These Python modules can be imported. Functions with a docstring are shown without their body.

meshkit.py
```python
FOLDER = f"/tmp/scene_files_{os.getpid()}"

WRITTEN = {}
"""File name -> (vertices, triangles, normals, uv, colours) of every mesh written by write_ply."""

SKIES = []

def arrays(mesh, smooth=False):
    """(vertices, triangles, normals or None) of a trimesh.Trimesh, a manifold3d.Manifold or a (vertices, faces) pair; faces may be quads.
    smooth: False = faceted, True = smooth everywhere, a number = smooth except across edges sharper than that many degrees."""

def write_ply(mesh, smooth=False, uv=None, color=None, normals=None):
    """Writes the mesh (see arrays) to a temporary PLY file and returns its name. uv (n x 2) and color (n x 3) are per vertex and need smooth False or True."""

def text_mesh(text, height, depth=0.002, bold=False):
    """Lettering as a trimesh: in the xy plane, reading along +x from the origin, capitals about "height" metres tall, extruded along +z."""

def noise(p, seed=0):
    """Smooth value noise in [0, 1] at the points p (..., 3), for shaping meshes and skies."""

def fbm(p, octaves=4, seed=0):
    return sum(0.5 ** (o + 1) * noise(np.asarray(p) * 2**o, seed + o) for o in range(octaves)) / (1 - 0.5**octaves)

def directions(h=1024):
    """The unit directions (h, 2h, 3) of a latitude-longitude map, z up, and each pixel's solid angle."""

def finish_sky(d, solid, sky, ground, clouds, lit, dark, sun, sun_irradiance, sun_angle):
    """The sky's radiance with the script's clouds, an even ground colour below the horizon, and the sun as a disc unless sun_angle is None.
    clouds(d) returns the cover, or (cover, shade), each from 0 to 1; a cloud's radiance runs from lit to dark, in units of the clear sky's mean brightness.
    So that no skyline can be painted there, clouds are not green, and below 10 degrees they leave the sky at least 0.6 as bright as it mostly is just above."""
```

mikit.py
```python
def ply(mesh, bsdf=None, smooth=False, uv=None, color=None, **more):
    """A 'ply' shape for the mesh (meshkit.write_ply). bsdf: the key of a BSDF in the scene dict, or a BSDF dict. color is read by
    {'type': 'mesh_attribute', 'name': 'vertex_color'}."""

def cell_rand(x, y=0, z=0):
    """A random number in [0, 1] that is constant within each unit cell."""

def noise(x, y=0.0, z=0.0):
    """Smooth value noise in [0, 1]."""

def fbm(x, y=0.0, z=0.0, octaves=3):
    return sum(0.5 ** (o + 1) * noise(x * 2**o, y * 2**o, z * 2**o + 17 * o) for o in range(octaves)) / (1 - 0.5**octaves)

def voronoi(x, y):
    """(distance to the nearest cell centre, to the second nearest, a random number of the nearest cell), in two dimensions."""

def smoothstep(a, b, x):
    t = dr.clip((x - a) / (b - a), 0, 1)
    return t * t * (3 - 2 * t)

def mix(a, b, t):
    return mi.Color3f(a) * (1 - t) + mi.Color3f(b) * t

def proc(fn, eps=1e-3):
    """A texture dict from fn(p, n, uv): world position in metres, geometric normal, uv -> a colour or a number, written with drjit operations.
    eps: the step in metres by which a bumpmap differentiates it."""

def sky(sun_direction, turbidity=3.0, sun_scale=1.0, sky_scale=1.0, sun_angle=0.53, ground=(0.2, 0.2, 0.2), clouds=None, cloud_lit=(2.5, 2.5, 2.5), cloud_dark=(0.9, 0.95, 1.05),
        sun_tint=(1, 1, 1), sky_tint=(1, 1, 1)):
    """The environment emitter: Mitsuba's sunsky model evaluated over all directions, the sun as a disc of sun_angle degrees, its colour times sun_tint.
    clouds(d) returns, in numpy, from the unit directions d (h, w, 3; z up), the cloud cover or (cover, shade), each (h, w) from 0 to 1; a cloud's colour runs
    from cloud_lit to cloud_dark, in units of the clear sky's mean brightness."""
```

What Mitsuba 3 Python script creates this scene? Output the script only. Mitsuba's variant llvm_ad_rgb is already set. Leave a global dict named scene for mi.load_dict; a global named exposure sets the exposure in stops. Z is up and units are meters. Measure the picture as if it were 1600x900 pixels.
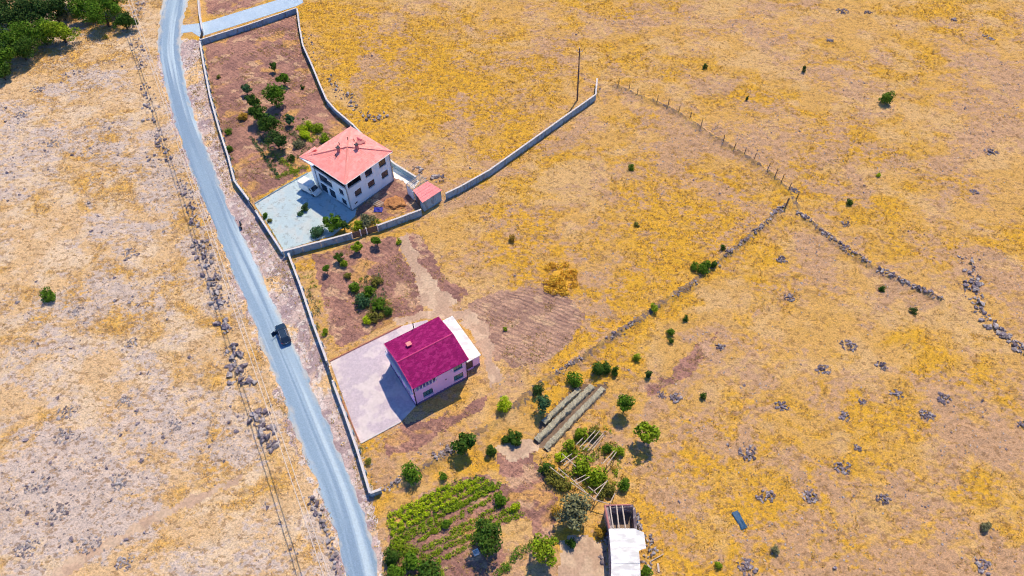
import math, random
import numpy as np, trimesh, drjit as dr, mitsuba as mi, mikit
import manifold3d as m3
from scipy import ndimage
from mikit import noise, fbm, voronoi, cell_rand, smoothstep, mix, proc

T = mi.ScalarTransform4f
scene, labels = {}, {}

# ---------------------------------------------------------------- camera, sky, exposure
scene['camera'] = {'type': 'perspective', 'fov': math.degrees(2 * math.atan(800 / 1060)), 'fov_axis': 'x', 'near_clip': 0.5, 'far_clip': 9000.0,
                   'to_world': T().look_at(origin=[0, 0, 84], target=[0, math.cos(math.radians(51.5)), 84 - math.sin(math.radians(51.5))], up=[0, 0, 1])}
scene['sky'] = mikit.sky([0.185, 0.46, 0.868], turbidity=3, sun_scale=1.0, sky_scale=1.15, sun_tint=(1.03, 1.0, 0.95), sky_tint=(0.56, 0.88, 1.32), ground=(0.30, 0.23, 0.14))
exposure = 1.58

# ---------------------------------------------------------------- helpers
rng = np.random.default_rng(7)


def label(key, text=None, cat=None, group=None, kind=None):
    d = labels.setdefault(key, {})
    for k, v in (('label', text), ('category', cat), ('group', group), ('kind', kind)):
        if v:
            d[k] = v


def numbered(name):
    if name not in USED:
        USED[name] = 0
        return name
    USED[name] += 1
    return f'{name}_{USED[name]:03d}'


USED = {}


def thing(name, text, cat, group=None, kind=None):
    key = numbered(name)
    label(key, text, cat, group, kind)
    return key


def part(parent, name, mesh, mat, smooth=False, text=None, **kw):
    key = numbered(f'{parent}__{name}')
    scene[key] = mikit.ply(mesh, mat, smooth=smooth, **kw)
    if text:
        label(key, text)
    return key


def put(parent, name, shape, to_world):
    """One more entry that reuses a finished shape dict under another place."""
    key = numbered(f'{parent}__{name}' if parent else name)
    scene[key] = {**shape, 'to_world': to_world}
    return key


def single(name, mesh, mat, text=None, cat=None, group=None, kind=None, smooth=False, **kw):
    key = numbered(name)
    scene[key] = mikit.ply(mesh, mat, smooth=smooth, **kw)
    label(key, text, cat, group, kind)
    return key


def tm(man):
    m = man.to_mesh()
    return trimesh.Trimesh(np.array(m.vert_properties[:, :3]), np.array(m.tri_verts), process=False)


def bx(x0, x1, y0, y1, z0, z1):
    return m3.Manifold.cube((x1 - x0, y1 - y0, z1 - z0)).translate((x0, y0, z0))


def box(x0, x1, y0, y1, z0, z1):
    return tm(bx(x0, x1, y0, y1, z0, z1))


def rbox(x0, x1, y0, y1, z0, z1, r=0.05):
    """A box with rounded edges."""
    return m3.Manifold.batch_hull([m3.Manifold.sphere(r, 8).translate((x, y, z)) for x in (x0 + r, x1 - r) for y in (y0 + r, y1 - r) for z in (z0 + r, z1 - r)])


def tube(pts, r, sides=6, r1=None):
    p = np.asarray(pts, float)
    rr = np.linspace(r, r if r1 is None else r1, len(p))
    t = np.gradient(p, axis=0)
    t /= np.linalg.norm(t, axis=1, keepdims=True)
    a = np.cross(t, np.where(np.abs(t[:, 2:]) < 0.9, [0, 0, 1.0], [1.0, 0, 0]))
    a /= np.linalg.norm(a, axis=1, keepdims=True)
    b = np.cross(t, a)
    ang = np.arange(sides) * 2 * np.pi / sides
    v = p[:, None] + rr[:, None, None] * (np.cos(ang)[None, :, None] * a[:, None] + np.sin(ang)[None, :, None] * b[:, None])
    n = len(p)
    i, j = np.meshgrid(np.arange(n - 1), np.arange(sides), indexing='ij')
    q = np.stack([i * sides + j, i * sides + (j + 1) % sides, (i + 1) * sides + (j + 1) % sides, (i + 1) * sides + j], -1).reshape(-1, 4)
    f = np.vstack([q[:, [0, 1, 2]], q[:, [0, 2, 3]]])
    c0, c1 = n * sides, n * sides + 1
    k = np.arange(sides)
    f = np.vstack([f, np.stack([k * 0 + c0, (k + 1) % sides, k], 1), np.stack([k * 0 + c1, k + (n - 1) * sides, (k + 1) % sides + (n - 1) * sides], 1)])
    return trimesh.Trimesh(np.vstack([v.reshape(-1, 3), p[:1], p[-1:]]), f, process=False)


def cat(ms):
    return trimesh.util.concatenate([m if isinstance(m, trimesh.Trimesh) else tm(m) for m in ms])


class Frame:
    """A local frame: origin o on the ground, u and v along the walls, z up."""

    def __init__(self, o, u, v=None, z=0.0):
        self.o = np.array([*o, z], float)
        self.u = np.array([*u, 0.0]) / np.linalg.norm(u)
        self.v = np.array([-self.u[1], self.u[0], 0.0])
        self.M = np.eye(4)
        self.M[:3, 0], self.M[:3, 1], self.M[:3, 3] = self.u, self.v, self.o

    def __call__(self, mesh):
        m = (mesh if isinstance(mesh, trimesh.Trimesh) else tm(mesh)).copy()
        m.apply_transform(self.M)
        return m


# numpy twins of mikit's noise, so that tufts and stones stand where the ground's patches are
def np_cell(x, y, z):
    with np.errstate(over='ignore'):
        x, y, z = ((np.floor(v).astype(np.int64) + 1000000).astype(np.uint32) for v in (x, y, z))
        h = x * np.uint32(374761393) + y * np.uint32(668265263) + z * np.uint32(2147483647)
        h = (h ^ (h >> np.uint32(13))) * np.uint32(1274126177)
        return ((h ^ (h >> np.uint32(16))) & np.uint32(0xFFFFFF)) / 16777215.0


def np_noise(x, y, z=0.0):
    x, y = np.asarray(x, float), np.asarray(y, float)
    z = np.zeros_like(x) + z
    i = [np.floor(v) for v in (x, y, z)]
    t = [(v - a) * (v - a) * (3 - 2 * (v - a)) for v, a in zip((x, y, z), i)]
    e = lambda b, c: np_cell(i[0], i[1] + b, i[2] + c) * (1 - t[0]) + np_cell(i[0] + 1, i[1] + b, i[2] + c) * t[0]
    lo, hi = e(0, 0) * (1 - t[1]) + e(1, 0) * t[1], e(0, 1) * (1 - t[1]) + e(1, 1) * t[1]
    return lo * (1 - t[2]) + hi * t[2]


def np_fbm(x, y, z=0.0, octaves=3):
    return sum(0.5 ** (o + 1) * np_noise(np.asarray(x) * 2**o, np.asarray(y) * 2**o, z * 2**o + 17 * o) for o in range(octaves)) / (1 - 0.5**octaves)


def np_smooth(a, b, x):
    t = np.clip((x - a) / (b - a), 0, 1)
    return t * t * (3 - 2 * t)


# ---------------------------------------------------------------- the lie of the land: outlines in metres on the ground
ROAD_L = [(-85.15,163.89), (-80.88,143.44), (-77.66,133.09), (-73.35,123.57), (-67.43,110.63), (-61.30,99.07), (-56.39,90.34), (-51.87,82.33), (-47.13,73.54), (-42.31,65.53), (-38.85,59.39), (-35.21,52.57), (-32.15,47.31), (-28.49,40.50), (-25.04,35.13), (-22.03,29.35), (-19.61,23.29), (-17.29,17.10)]
ROAD_R = [(-79.13,163.89), (-75.32,143.44), (-72.75,133.09), (-68.09,121.30), (-62.15,108.61), (-57.22,99.07), (-52.47,90.34), (-48.12,82.33), (-43.09,74.24), (-37.99,65.53), (-34.72,59.98), (-30.38,52.57), (-27.30,47.31), (-23.68,40.50), (-20.75,35.13), (-18.07,29.35), (-15.74,23.29), (-13.55,17.10)]
LANE = [(-74.64,140.24), (-75.61,143.44), (-71.39,144.52), (-69.34,145.62), (-55.16,155.32), (-51.15,158.31), (-49.62,153.55), (-50.94,151.81), (-70.01,138.67), (-72.34,140.77)]
PLOT_UPPER = [(-68.85,136.61), (-50.53,148.96), (-47.24,138.15), (-43.89,129.43), (-39.93,119.53), (-35.83,112.27), (-31.41,106.63), (-36.06,99.07), (-38.00,94.09), (-45.75,86.73), (-49.93,91.18), (-54.82,101.84), (-61.42,116.91)]
SOIL_PATCHES = [
    PLOT_UPPER,
    [(-76.28,163.89), (-71.46,148.96), (-67.72,147.83), (-58.10,154.73), (-52.23,163.89)],
    [(-33.03,73.54), (-25.15,76.66), (-20.25,77.83), (-18.10,73.54), (-15.83,69.44), (-13.97,64.27), (-14.51,61.31), (-19.38,59.39), (-25.52,55.34), (-27.71,58.21), (-30.38,66.82)],
    [(-7.16,63.77), (-3.02,65.79), (3.04,66.82), (8.03,65.28), (11.19,61.55), (10.16,59.15), (7.56,55.34), (4.19,52.79), (0.00,51.71), (-2.62,53.67), (-4.84,59.39)],
    [(-17.16,40.50), (-15.23,42.58), (-9.68,44.32), (-5.37,46.80), (-3.61,48.13), (-4.43,45.30), (-8.69,42.39), (-13.60,39.12), (-16.89,38.22)],
    [(-15.40,30.95), (-12.91,31.77), (-8.23,34.62), (-3.99,35.83), (-0.82,34.62), (1.45,31.60), (1.60,30.47), (-2.36,28.56), (-0.77,25.50), (-2.25,22.22), (-15.01,22.22), (-15.26,27.01)],
    [(-2.12,38.49), (0.00,39.58), (2.54,38.49), (4.31,35.57), (5.45,30.95), (4.70,27.78), (2.72,26.86), (1.75,30.14), (0.00,33.85), (-1.67,36.44)],
    [(18.13,48.75), (22.99,50.96), (27.03,55.91), (30.79,58.21), (28.63,54.22), (24.71,50.21), (18.86,47.31)],
    [(-27.11,82.02), (-27.15,87.06), (-21.93,93.05), (-17.12,88.69), (-15.51,85.77), (-16.18,84.35), (-21.95,81.26)],
    [(-18.37,78.42), (-15.06,77.54), (-11.31,69.44), (-7.02,65.28), (-9.93,63.52), (-13.49,64.52), (-16.70,72.15)],
]
PALE_TRACKS = [
    [(-2.39,39.58), (0.00,40.50), (4.32,41.44), (4.27,39.95), (1.86,38.13), (-0.42,37.59)],
    [(5.61,27.01), (7.84,27.94), (11.29,27.01), (11.11,22.22), (5.10,22.22)],
    [(-55.92,22.22), (-52.41,25.65), (-46.08,29.67), (-40.70,33.01), (-35.48,35.57), (-35.00,34.96), (-39.63,32.10), (-45.12,28.72), (-50.91,24.75), (-53.30,22.22)],
    [(-19.57,77.54), (-17.88,77.83), (-14.50,70.79), (-11.10,66.17), (-8.48,64.27), (-10.86,62.53), (-14.36,63.02), (-15.30,68.12)],
    [(-18.35,60.58), (-15.71,61.55), (-10.89,63.02), (-6.41,62.40), (-3.37,58.21), (-2.60,52.57), (-0.92,50.21), (-3.18,48.96), (-4.21,53.67), (-7.81,60.58), (-13.66,60.58), (-17.90,59.15)],
]
VERGE = [(-74.44,138.15), (-69.56,137.12), (-61.42,116.91), (-53.85,99.07), (-46.53,85.77), (-44.51,83.88), (-37.99,74.10), (-33.42,66.82), (-27.01,53.01), (-25.30,49.37), (-20.46,39.58), (-17.94,33.26), (-15.01,22.22), (-16.51,22.22), (-19.02,29.35), (-21.65,35.13), (-24.71,40.50), (-28.38,47.31), (-31.58,52.57), (-35.98,59.98), (-39.20,65.53), (-44.36,74.24), (-49.45,82.33), (-53.85,90.34), (-58.66,99.07), (-63.66,108.61), (-69.83,121.30), (-74.01,133.09)]
SHOULDER = [(-78.45,138.15), (-77.14,130.64), (-73.66,122.43), (-67.75,109.61), (-61.86,98.52), (-56.93,89.84), (-52.63,81.87), (-48.18,73.54), (-43.35,65.28), (-39.86,59.15), (-36.27,52.36), (-33.32,46.90), (-29.82,40.32), (-26.19,34.62), (-23.09,29.03), (-20.57,22.22), (-18.02,22.22), (-20.61,29.35), (-23.47,35.13), (-26.94,40.50), (-30.53,47.31), (-33.44,52.57), (-37.21,59.39), (-40.60,65.53), (-45.45,73.54), (-50.11,82.33), (-54.55,90.34), (-59.38,99.07), (-65.40,110.63), (-71.33,123.57), (-75.42,133.09)]
YARD_WHITE = [(-45.11,85.45), (-37.23,93.74), (-33.30,96.91), (-27.37,92.71), (-27.08,82.64), (-30.10,78.12), (-37.82,74.80), (-41.53,80.50)]
YARD_PAVED = [(-26.45,53.01), (-16.76,59.39), (-12.88,60.58), (-10.29,53.67), (-13.35,45.90), (-15.14,43.44), (-20.38,40.22)]
# stands of golden grass, thinner stony ground: (x, y, radius in metres, strength)
GOLD = [((-21.53,123.57), 13, .5), ((-2.49,106.63), 17, .5), ((-34.36,138.15), 12, .4), ((-11.45,138.15), 14, .3), ((27.47,128.23), 16, .25), ((11.13,83.88), 14, .2), ((35.61,83.88), 13, .25), ((62.05,93.74), 15, .3), ((20.72,70.79), 14, .2),
        ((28.93,35.13), 9, .1), ((41.28,27.01), 9, .1), ((56.55,36.00), 12, .22), ((56.12,53.67), 12, .06), ((9.35,53.67), 8, .45), ((21.36,34.28), 8, .2), ((3.62,48.33), 4, .4), ((-8.86,45.30), 4, .2), ((6.22,70.79), 8, .3), ((74.70,73.54), 7, .3),
        ((-34.61,53.67), 4, .35), ((-27.61,36.88), 5, .45), ((-41.59,63.02), 4, .3), ((-23.23,26.25), 5, .4), ((-37.82,28.56), 6, .35), ((-26.33,66.82), 4, .2), ((13.73,40.50), 5, .2), ((-18.52,37.77), 5, .35), ((-56.86,64.27), 9, .2), ((-19.72,34.28), 4, .3)]
STONY = [((-93.09,108.61), 15, .3), ((-105.93,138.15), 9, .35), ((-61.15,45.30), 9, .3), ((-58.85,26.25), 12, .3), ((-54.38,32.59), 10, .35), ((-48.60,39.58), 7, .2), ((-60.75,66.82), 10, .2), ((105.44,130.64), 12, .3), ((98.47,106.63), 10, .3), ((53.84,112.68), 9, .15),
         ((31.16,106.63), 7, .2), ((58.90,99.07), 8, .25), ((78.13,69.44), 8, .25), ((-4.14,70.79), 6, .3), ((-10.52,73.54), 5, .25), ((11.10,130.64), 8, .1), ((26.14,116.91), 9, .2), ((49.77,40.50), 13, .16), ((33.68,45.30), 12, .18), ((35.05,27.01), 9, .14), ((37.65,88.69), 10, .14), ((81.02,106.63), 12, .14), ((58.95,24.75), 7, .3)]


# low earth banks with dry weeds that divide the fields
BANKS = [[(47.72,85.14), (44.63,82.02), (42.24,79.75), (38.50,76.52), (34.64,73.12), (28.44,67.34), (23.94,64.27), (19.52,60.58), (15.35,57.75), (11.29,54.56), (7.39,51.71), (4.19,49.58), (0.00,45.30), (-2.62,43.15), (-8.49,39.03), (-14.03,34.96)],
         [(49.41,83.88), (51.75,79.90), (53.61,76.95), (56.28,73.54), (58.96,70.52), (61.40,68.65), (64.51,66.04), (66.94,64.02)],
         [(21.24,120.41), (25.61,116.91), (31.15,112.68), (36.54,106.05), (41.74,99.80), (46.63,93.92), (49.33,88.85), (49.79,84.51)]]


def in_poly(poly, x, y):
    poly = np.asarray(poly)
    inside = np.zeros(np.shape(x), bool)
    for (x0, y0), (x1, y1) in zip(poly, np.roll(poly, -1, 0)):
        hit = (y0 > y) != (y1 > y)
        inside ^= hit & (x < (x1 - x0) * (y - y0) / (y1 - y0 + 1e-12) + x0)
    return inside


def blobs(px, py, spots, xp):
    s = 0.0
    for (x, y), r, w in spots:
        d2 = ((px - x) * (px - x) + (py - y) * (py - y)) / (r * r)
        s = s + w * xp(-d2)
    return s


GOLD_N = [(g[0], g[1], g[2]) for g in GOLD]
STONY_N = [(g[0], g[1], g[2]) for g in STONY]


def patch_fields(x, y, nfbm, exp):
    """How much golden grass and how much bare stony ground grows at a place: the same for the ground's colour, the tufts and the stones."""
    wx, wy = x + 5 * (nfbm(x / 6, y / 6, 2.0, 2) - 0.5), y + 5 * (nfbm(x / 6, y / 6, 7.0, 2) - 0.5)
    g = 0.55 * nfbm(wx / 13, wy / 13, 11.0, 3) + 0.45 * nfbm(wx / 3.6, wy / 2.6, 5.0, 3) + 0.38 * blobs(wx, wy, GOLD_N, exp)
    s = 0.55 * nfbm(wx / 10, wy / 8, 31.0, 3) + 0.45 * nfbm(wx / 2.4, wy / 1.8, 37.0, 3) + 0.42 * blobs(wx, wy, STONY_N, exp)
    return g, s


# ---------------------------------------------------------------- ground grid and relief
CELL = 0.3
gx = np.concatenate([-128 - np.geomspace(0.5, 3800, 26)[::-1], np.arange(-128, 128.01, CELL), 128 + np.geomspace(0.5, 3800, 26)])
gy = np.concatenate([17 - np.geomspace(0.5, 3000, 24)[::-1], np.arange(17, 160.01, CELL), 160 + np.geomspace(0.5, 4500, 26)])
X, Y = np.meshgrid(gx, gy)
X0, Y0 = X.copy(), Y.copy()
near = (X > -128) & (X < 128) & (Y > 17) & (Y < 160)
X = X + near * (np_cell(X0 / CELL, Y0 / CELL, 3.0) - 0.5) * 0.16
Y = Y + near * (np_cell(X0 / CELL, Y0 / CELL, 5.0) - 0.5) * 0.16
wob = lambda s, a, k: (np_fbm(X / s, Y / s, k) - 0.5) * 2 * a
XW, YW = X + wob(1.3, 0.9, 3.3), Y + wob(1.3, 0.9, 8.1)
road_poly = ROAD_L + ROAD_R[::-1]
flat = np.zeros(X.shape, bool)
for poly in (road_poly, LANE, YARD_WHITE, YARD_PAVED):
    flat |= in_poly(poly, X, Y)
soil = np.zeros(X.shape, int)
for poly in SOIL_PATCHES:
    soil[in_poly(poly, XW, YW)] = 1
for poly in PALE_TRACKS:
    soil[in_poly(poly, XW, YW)] = 2
verge = in_poly(VERGE, X + wob(1.0, 0.5, 3.3), Y + wob(1.0, 0.5, 6.1))
verge |= in_poly(SHOULDER, X + wob(1.0, 0.7, 13.3), Y + wob(1.0, 0.7, 16.1))
soil[verge & (soil == 0)] = 3
calm = np.clip(ndimage.distance_transform_edt(~ndimage.binary_dilation(flat, iterations=3)) * CELL / 2.5, 0, 1)
tilled = ndimage.gaussian_filter((soil > 0).astype(float), 2)
big = (np_fbm(X / 21.0, Y / 21.0, 4.0) - 0.5) * 0.7
rough = (np_fbm(X / 2.4, Y / 2.4, 1.0) - 0.5) * 0.30 + (np_fbm(X / 0.85, Y / 0.85, 2.0, 2) - 0.5) * 0.20
_g, stony = patch_fields(X, Y, np_fbm, np.exp)
rough = rough + (np_fbm(X / 0.7, Y / 0.7, 12.0, 2) - 0.5) * 0.42 * np_smooth(0.50, 0.68, stony)
banked = np.full(X.shape, 99.0)
for pts in BANKS:
    for (xa, ya), (xb, yb) in zip(pts, pts[1:]):
        dx, dy = xb - xa, yb - ya
        t = np.clip(((X - xa) * dx + (Y - ya) * dy) / (dx * dx + dy * dy), 0, 1)
        banked = np.minimum(banked, np.hypot(X - xa - t * dx, Y - ya - t * dy))
ridge_line = 0.45 * np.exp(-(banked / 0.75) ** 2) * np.clip(0.3 + 1.4 * np_fbm(X / 1.5, Y / 1.5, 44.0, 2), 0, 1.4)
soil[(banked < 0.05 + 1.0 * np_fbm(X / 1.1, Y / 1.1, 21.0, 3) ** 1.6) & (soil == 0) & ~flat] = 4
BED = [(2.92,40.50), (4.04,43.93), (8.90,48.96), (13.47,49.37), (13.18,48.13), (4.76,39.03), (3.58,39.58)]
soil[in_poly(BED, X + wob(0.7, 0.5, 3.3), Y + wob(0.7, 0.5, 8.1))] = 5
bed_deep = 0.34 * ndimage.gaussian_filter((soil == 5).astype(float), 0.8)
Z = near * calm * (ridge_line - bed_deep + big + rough * (1 - 0.55 * tilled))
far_rise = np.clip((np.hypot(X, Y - 80) - 160) / 900, 0, 1)
Z = Z + far_rise**2 * (np_fbm(X / 420, Y / 420, 9.0) * 190 + 10) * (Y > 0)


def ground_z(x, y):
    ix = np.interp(x, gx, np.arange(len(gx)))
    iy = np.interp(y, gy, np.arange(len(gy)))
    return ndimage.map_coordinates(Z, [np.atleast_1d(iy), np.atleast_1d(ix)], order=1, mode='nearest')


def gz(x, y):
    return float(ground_z(x, y)[0])


# right of the road? (the road's middle, x as a cubic of y)
mid = (np.array(ROAD_L) + np.array(ROAD_R)) / 2
RC = [float(q) for q in np.polyfit(mid[:, 1], mid[:, 0], 4)]

# ---------------------------------------------------------------- materials
def rgb(*c):
    return {'type': 'rgb', 'value': list(c)}


def bsdf(key, color, rough=0.85, spec=0.25, bump=None, bump_scale=1.0, two=True, **kw):
    d = {'type': 'principled', 'base_color': color if isinstance(color, dict) else rgb(*color), 'roughness': rough, 'specular': spec, **kw}
    if bump is not None:
        d = {'type': 'bumpmap', 'tex': proc(bump, 0.02), 'scale': bump_scale, 'nested': d}
    scene[key] = {'type': 'twosided', 'nested': d} if two else d


def ground_color(p, n, uv):
    x, y = p.x, p.y
    g, s = patch_fields(x, y, fbm, dr.exp)
    edge = RC[0] * y**4 + RC[1] * y**3 + RC[2] * y**2 + RC[3] * y + RC[4]
    right = smoothstep(-2.0, 2.0, x - edge)
    fine = fbm(x / 0.55, y / 0.38, 3.0, 3)
    grain = fbm(x / 0.14, y / 0.10, 6.0, 2)
    tan_ = mix((0.57, 0.405, 0.225), (0.525, 0.325, 0.105), right)
    gold = mix((0.62, 0.39, 0.105), (0.575, 0.34, 0.042), right)
    bare = mix((0.50, 0.43, 0.385), (0.44, 0.285, 0.18), right)
    pale = mix((0.60, 0.475, 0.325), (0.54, 0.36, 0.16), right)
    c = mix(tan_, pale, smoothstep(0.45, 0.65, fbm(x / 5.0, y / 4.0, 51.0, 3)))
    c = mix(c, gold, smoothstep(0.44, 0.70, g + 0.24 * (fine - 0.5)))
    c = mix(c, bare, 0.9 * smoothstep(0.49, 0.69, s + 0.45 * (fine - 0.5)))
    c = mix(c, (0.25, 0.145, 0.065), 0.6 * smoothstep(0.58, 0.74, fbm(x / 0.55, y / 0.36, 71.0, 3)))
    return c * (0.64 + 0.72 * grain)


def ground_bump(p, n, uv):
    return 0.07 * fbm(p.x / 0.42, p.y / 0.32, 2.0, 3)


bsdf('ground_mat', proc(ground_color), 0.95, 0.05, ground_bump, 1.0)


def soil_color(p, n, uv):
    x, y = p.x, p.y
    c = mix((0.36, 0.20, 0.155), (0.27, 0.150, 0.125), smoothstep(0.40, 0.62, fbm(x / 3.0, y / 2.6, 3.0, 3)))
    c = mix(c, (0.52, 0.345, 0.22), 0.85 * smoothstep(0.56, 0.72, fbm(x / 2.2, y / 1.6, 13.0, 4)))
    c = mix(c, (0.56, 0.33, 0.10), 0.7 * smoothstep(0.63, 0.74, fbm(x / 4.0, y / 3.0, 23.0, 4)))
    c = mix(c, (0.16, 0.09, 0.08), 0.6 * smoothstep(0.60, 0.74, fbm(x / 0.5, y / 0.4, 33.0, 2)))
    return c * (0.58 + 0.84 * fbm(x / 0.17, y / 0.13, 43.0, 2))


def soil_bump(p, n, uv):
    k = p.x * 0.62 + p.y * 0.78 + 0.5 * fbm(p.x / 1.5, p.y / 1.5, 1.0, 2)
    return 0.06 * fbm(p.x / 0.3, p.y / 0.25, 2.0, 3) + 0.030 * dr.sin(k * 2 * math.pi / 0.8)


bsdf('soil_mat', proc(soil_color), 0.95, 0.05, soil_bump, 1.0)


def plough_color(p, n, uv):
    x, y = p.x, p.y
    c = mix((0.41, 0.265, 0.19), (0.31, 0.195, 0.15), smoothstep(0.36, 0.64, fbm(x / 2.5, y / 1.6, 3.0, 4)))
    c = mix(c, (0.50, 0.35, 0.22), 0.7 * smoothstep(0.58, 0.72, fbm(x / 2.0, y / 1.2, 13.0, 4)))
    return c * (0.66 + 0.68 * fbm(x / 0.2, y / 0.14, 43.0, 2))


def plough_bump(p, n, uv):
    k = p.x * 0.45 + p.y * 0.89 + 1.2 * fbm(p.x / 2.2, p.y / 2.2, 1.0, 3)
    return 0.07 * fbm(p.x / 0.35, p.y / 0.22, 2.0, 3) + 0.045 * dr.sin(k * 2 * math.pi / 0.75)


bsdf('plough_mat', proc(plough_color), 0.95, 0.05, plough_bump, 1.0)


def bank_color(p, n, uv):
    x, y = p.x, p.y
    c = mix((0.25, 0.165, 0.085), (0.40, 0.26, 0.09), smoothstep(0.4, 0.6, fbm(x / 0.9, y / 0.9, 3.0, 3)))
    c = mix(c, (0.17, 0.13, 0.11), smoothstep(0.5, 0.62, fbm(x / 0.5, y / 0.5, 13.0, 3)))
    return c * (0.6 + 0.8 * fbm(x / 0.14, y / 0.14, 43.0, 2))


bsdf('bank_mat', proc(bank_color), 0.95, 0.05, ground_bump, 1.0)


def track_color(p, n, uv):
    x, y = p.x, p.y
    c = mix((0.51, 0.37, 0.26), (0.42, 0.30, 0.22), fbm(x / 1.5, y / 1.2, 3.0, 3))
    c = mix(c, (0.60, 0.47, 0.33), 0.6 * smoothstep(0.52, 0.66, fbm(x / 1.8, y / 1.8, 9.0, 3)))
    return c * (0.8 + 0.4 * fbm(x / 0.2, y / 0.2, 43.0, 2))


bsdf('track_mat', proc(track_color), 0.95, 0.05, ground_bump, 0.6)


def verge_color(p, n, uv):
    x, y = p.x, p.y
    c = mix((0.50, 0.40, 0.37), (0.36, 0.28, 0.29), smoothstep(0.4, 0.6, fbm(x / 1.8, y / 2.2, 3.0, 3)))
    c = mix(c, (0.66, 0.46, 0.24), smoothstep(0.50, 0.62, fbm(x / 3.5, y / 4.5, 19.0, 4)))
    c = mix(c, (0.62, 0.57, 0.54), 0.8 * smoothstep(0.55, 0.7, fbm(x / 0.6, y / 0.6, 29.0, 3)))
    return c * (0.65 + 0.7 * fbm(x / 0.18, y / 0.16, 43.0, 2))


bsdf('verge_mat', proc(verge_color), 0.95, 0.05, ground_bump, 1.0)


def road_color(p, n, uv):
    u, v = uv.x, uv.y  # u: metres across from the middle, v: metres along
    c = mix((0.315, 0.44, 0.55), (0.255, 0.37, 0.485), smoothstep(0.35, 0.65, fbm(u / 1.1, v / 24.0, 3.0, 2)))
    c = mix(c, (0.46, 0.59, 0.67), 0.85 * smoothstep(0.46, 0.70, fbm(u / 0.8, v / 34.0, 11.0, 2)))
    c = mix(c, (0.20, 0.30, 0.42), 0.8 * smoothstep(0.48, 0.68, fbm(u / 0.6, v / 26.0, 41.0, 2)))
    c = mix(c, (0.50, 0.50, 0.46), 0.85 * smoothstep(0.62, 0.98, dr.abs(uv.x) / 2.7 + 0.6 * (fbm(u / 0.8, v / 1.6, 5.0, 3) - 0.5)))
    return c * (0.88 + 0.24 * fbm(u / 0.12, v / 0.12, 7.0, 2))


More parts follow.
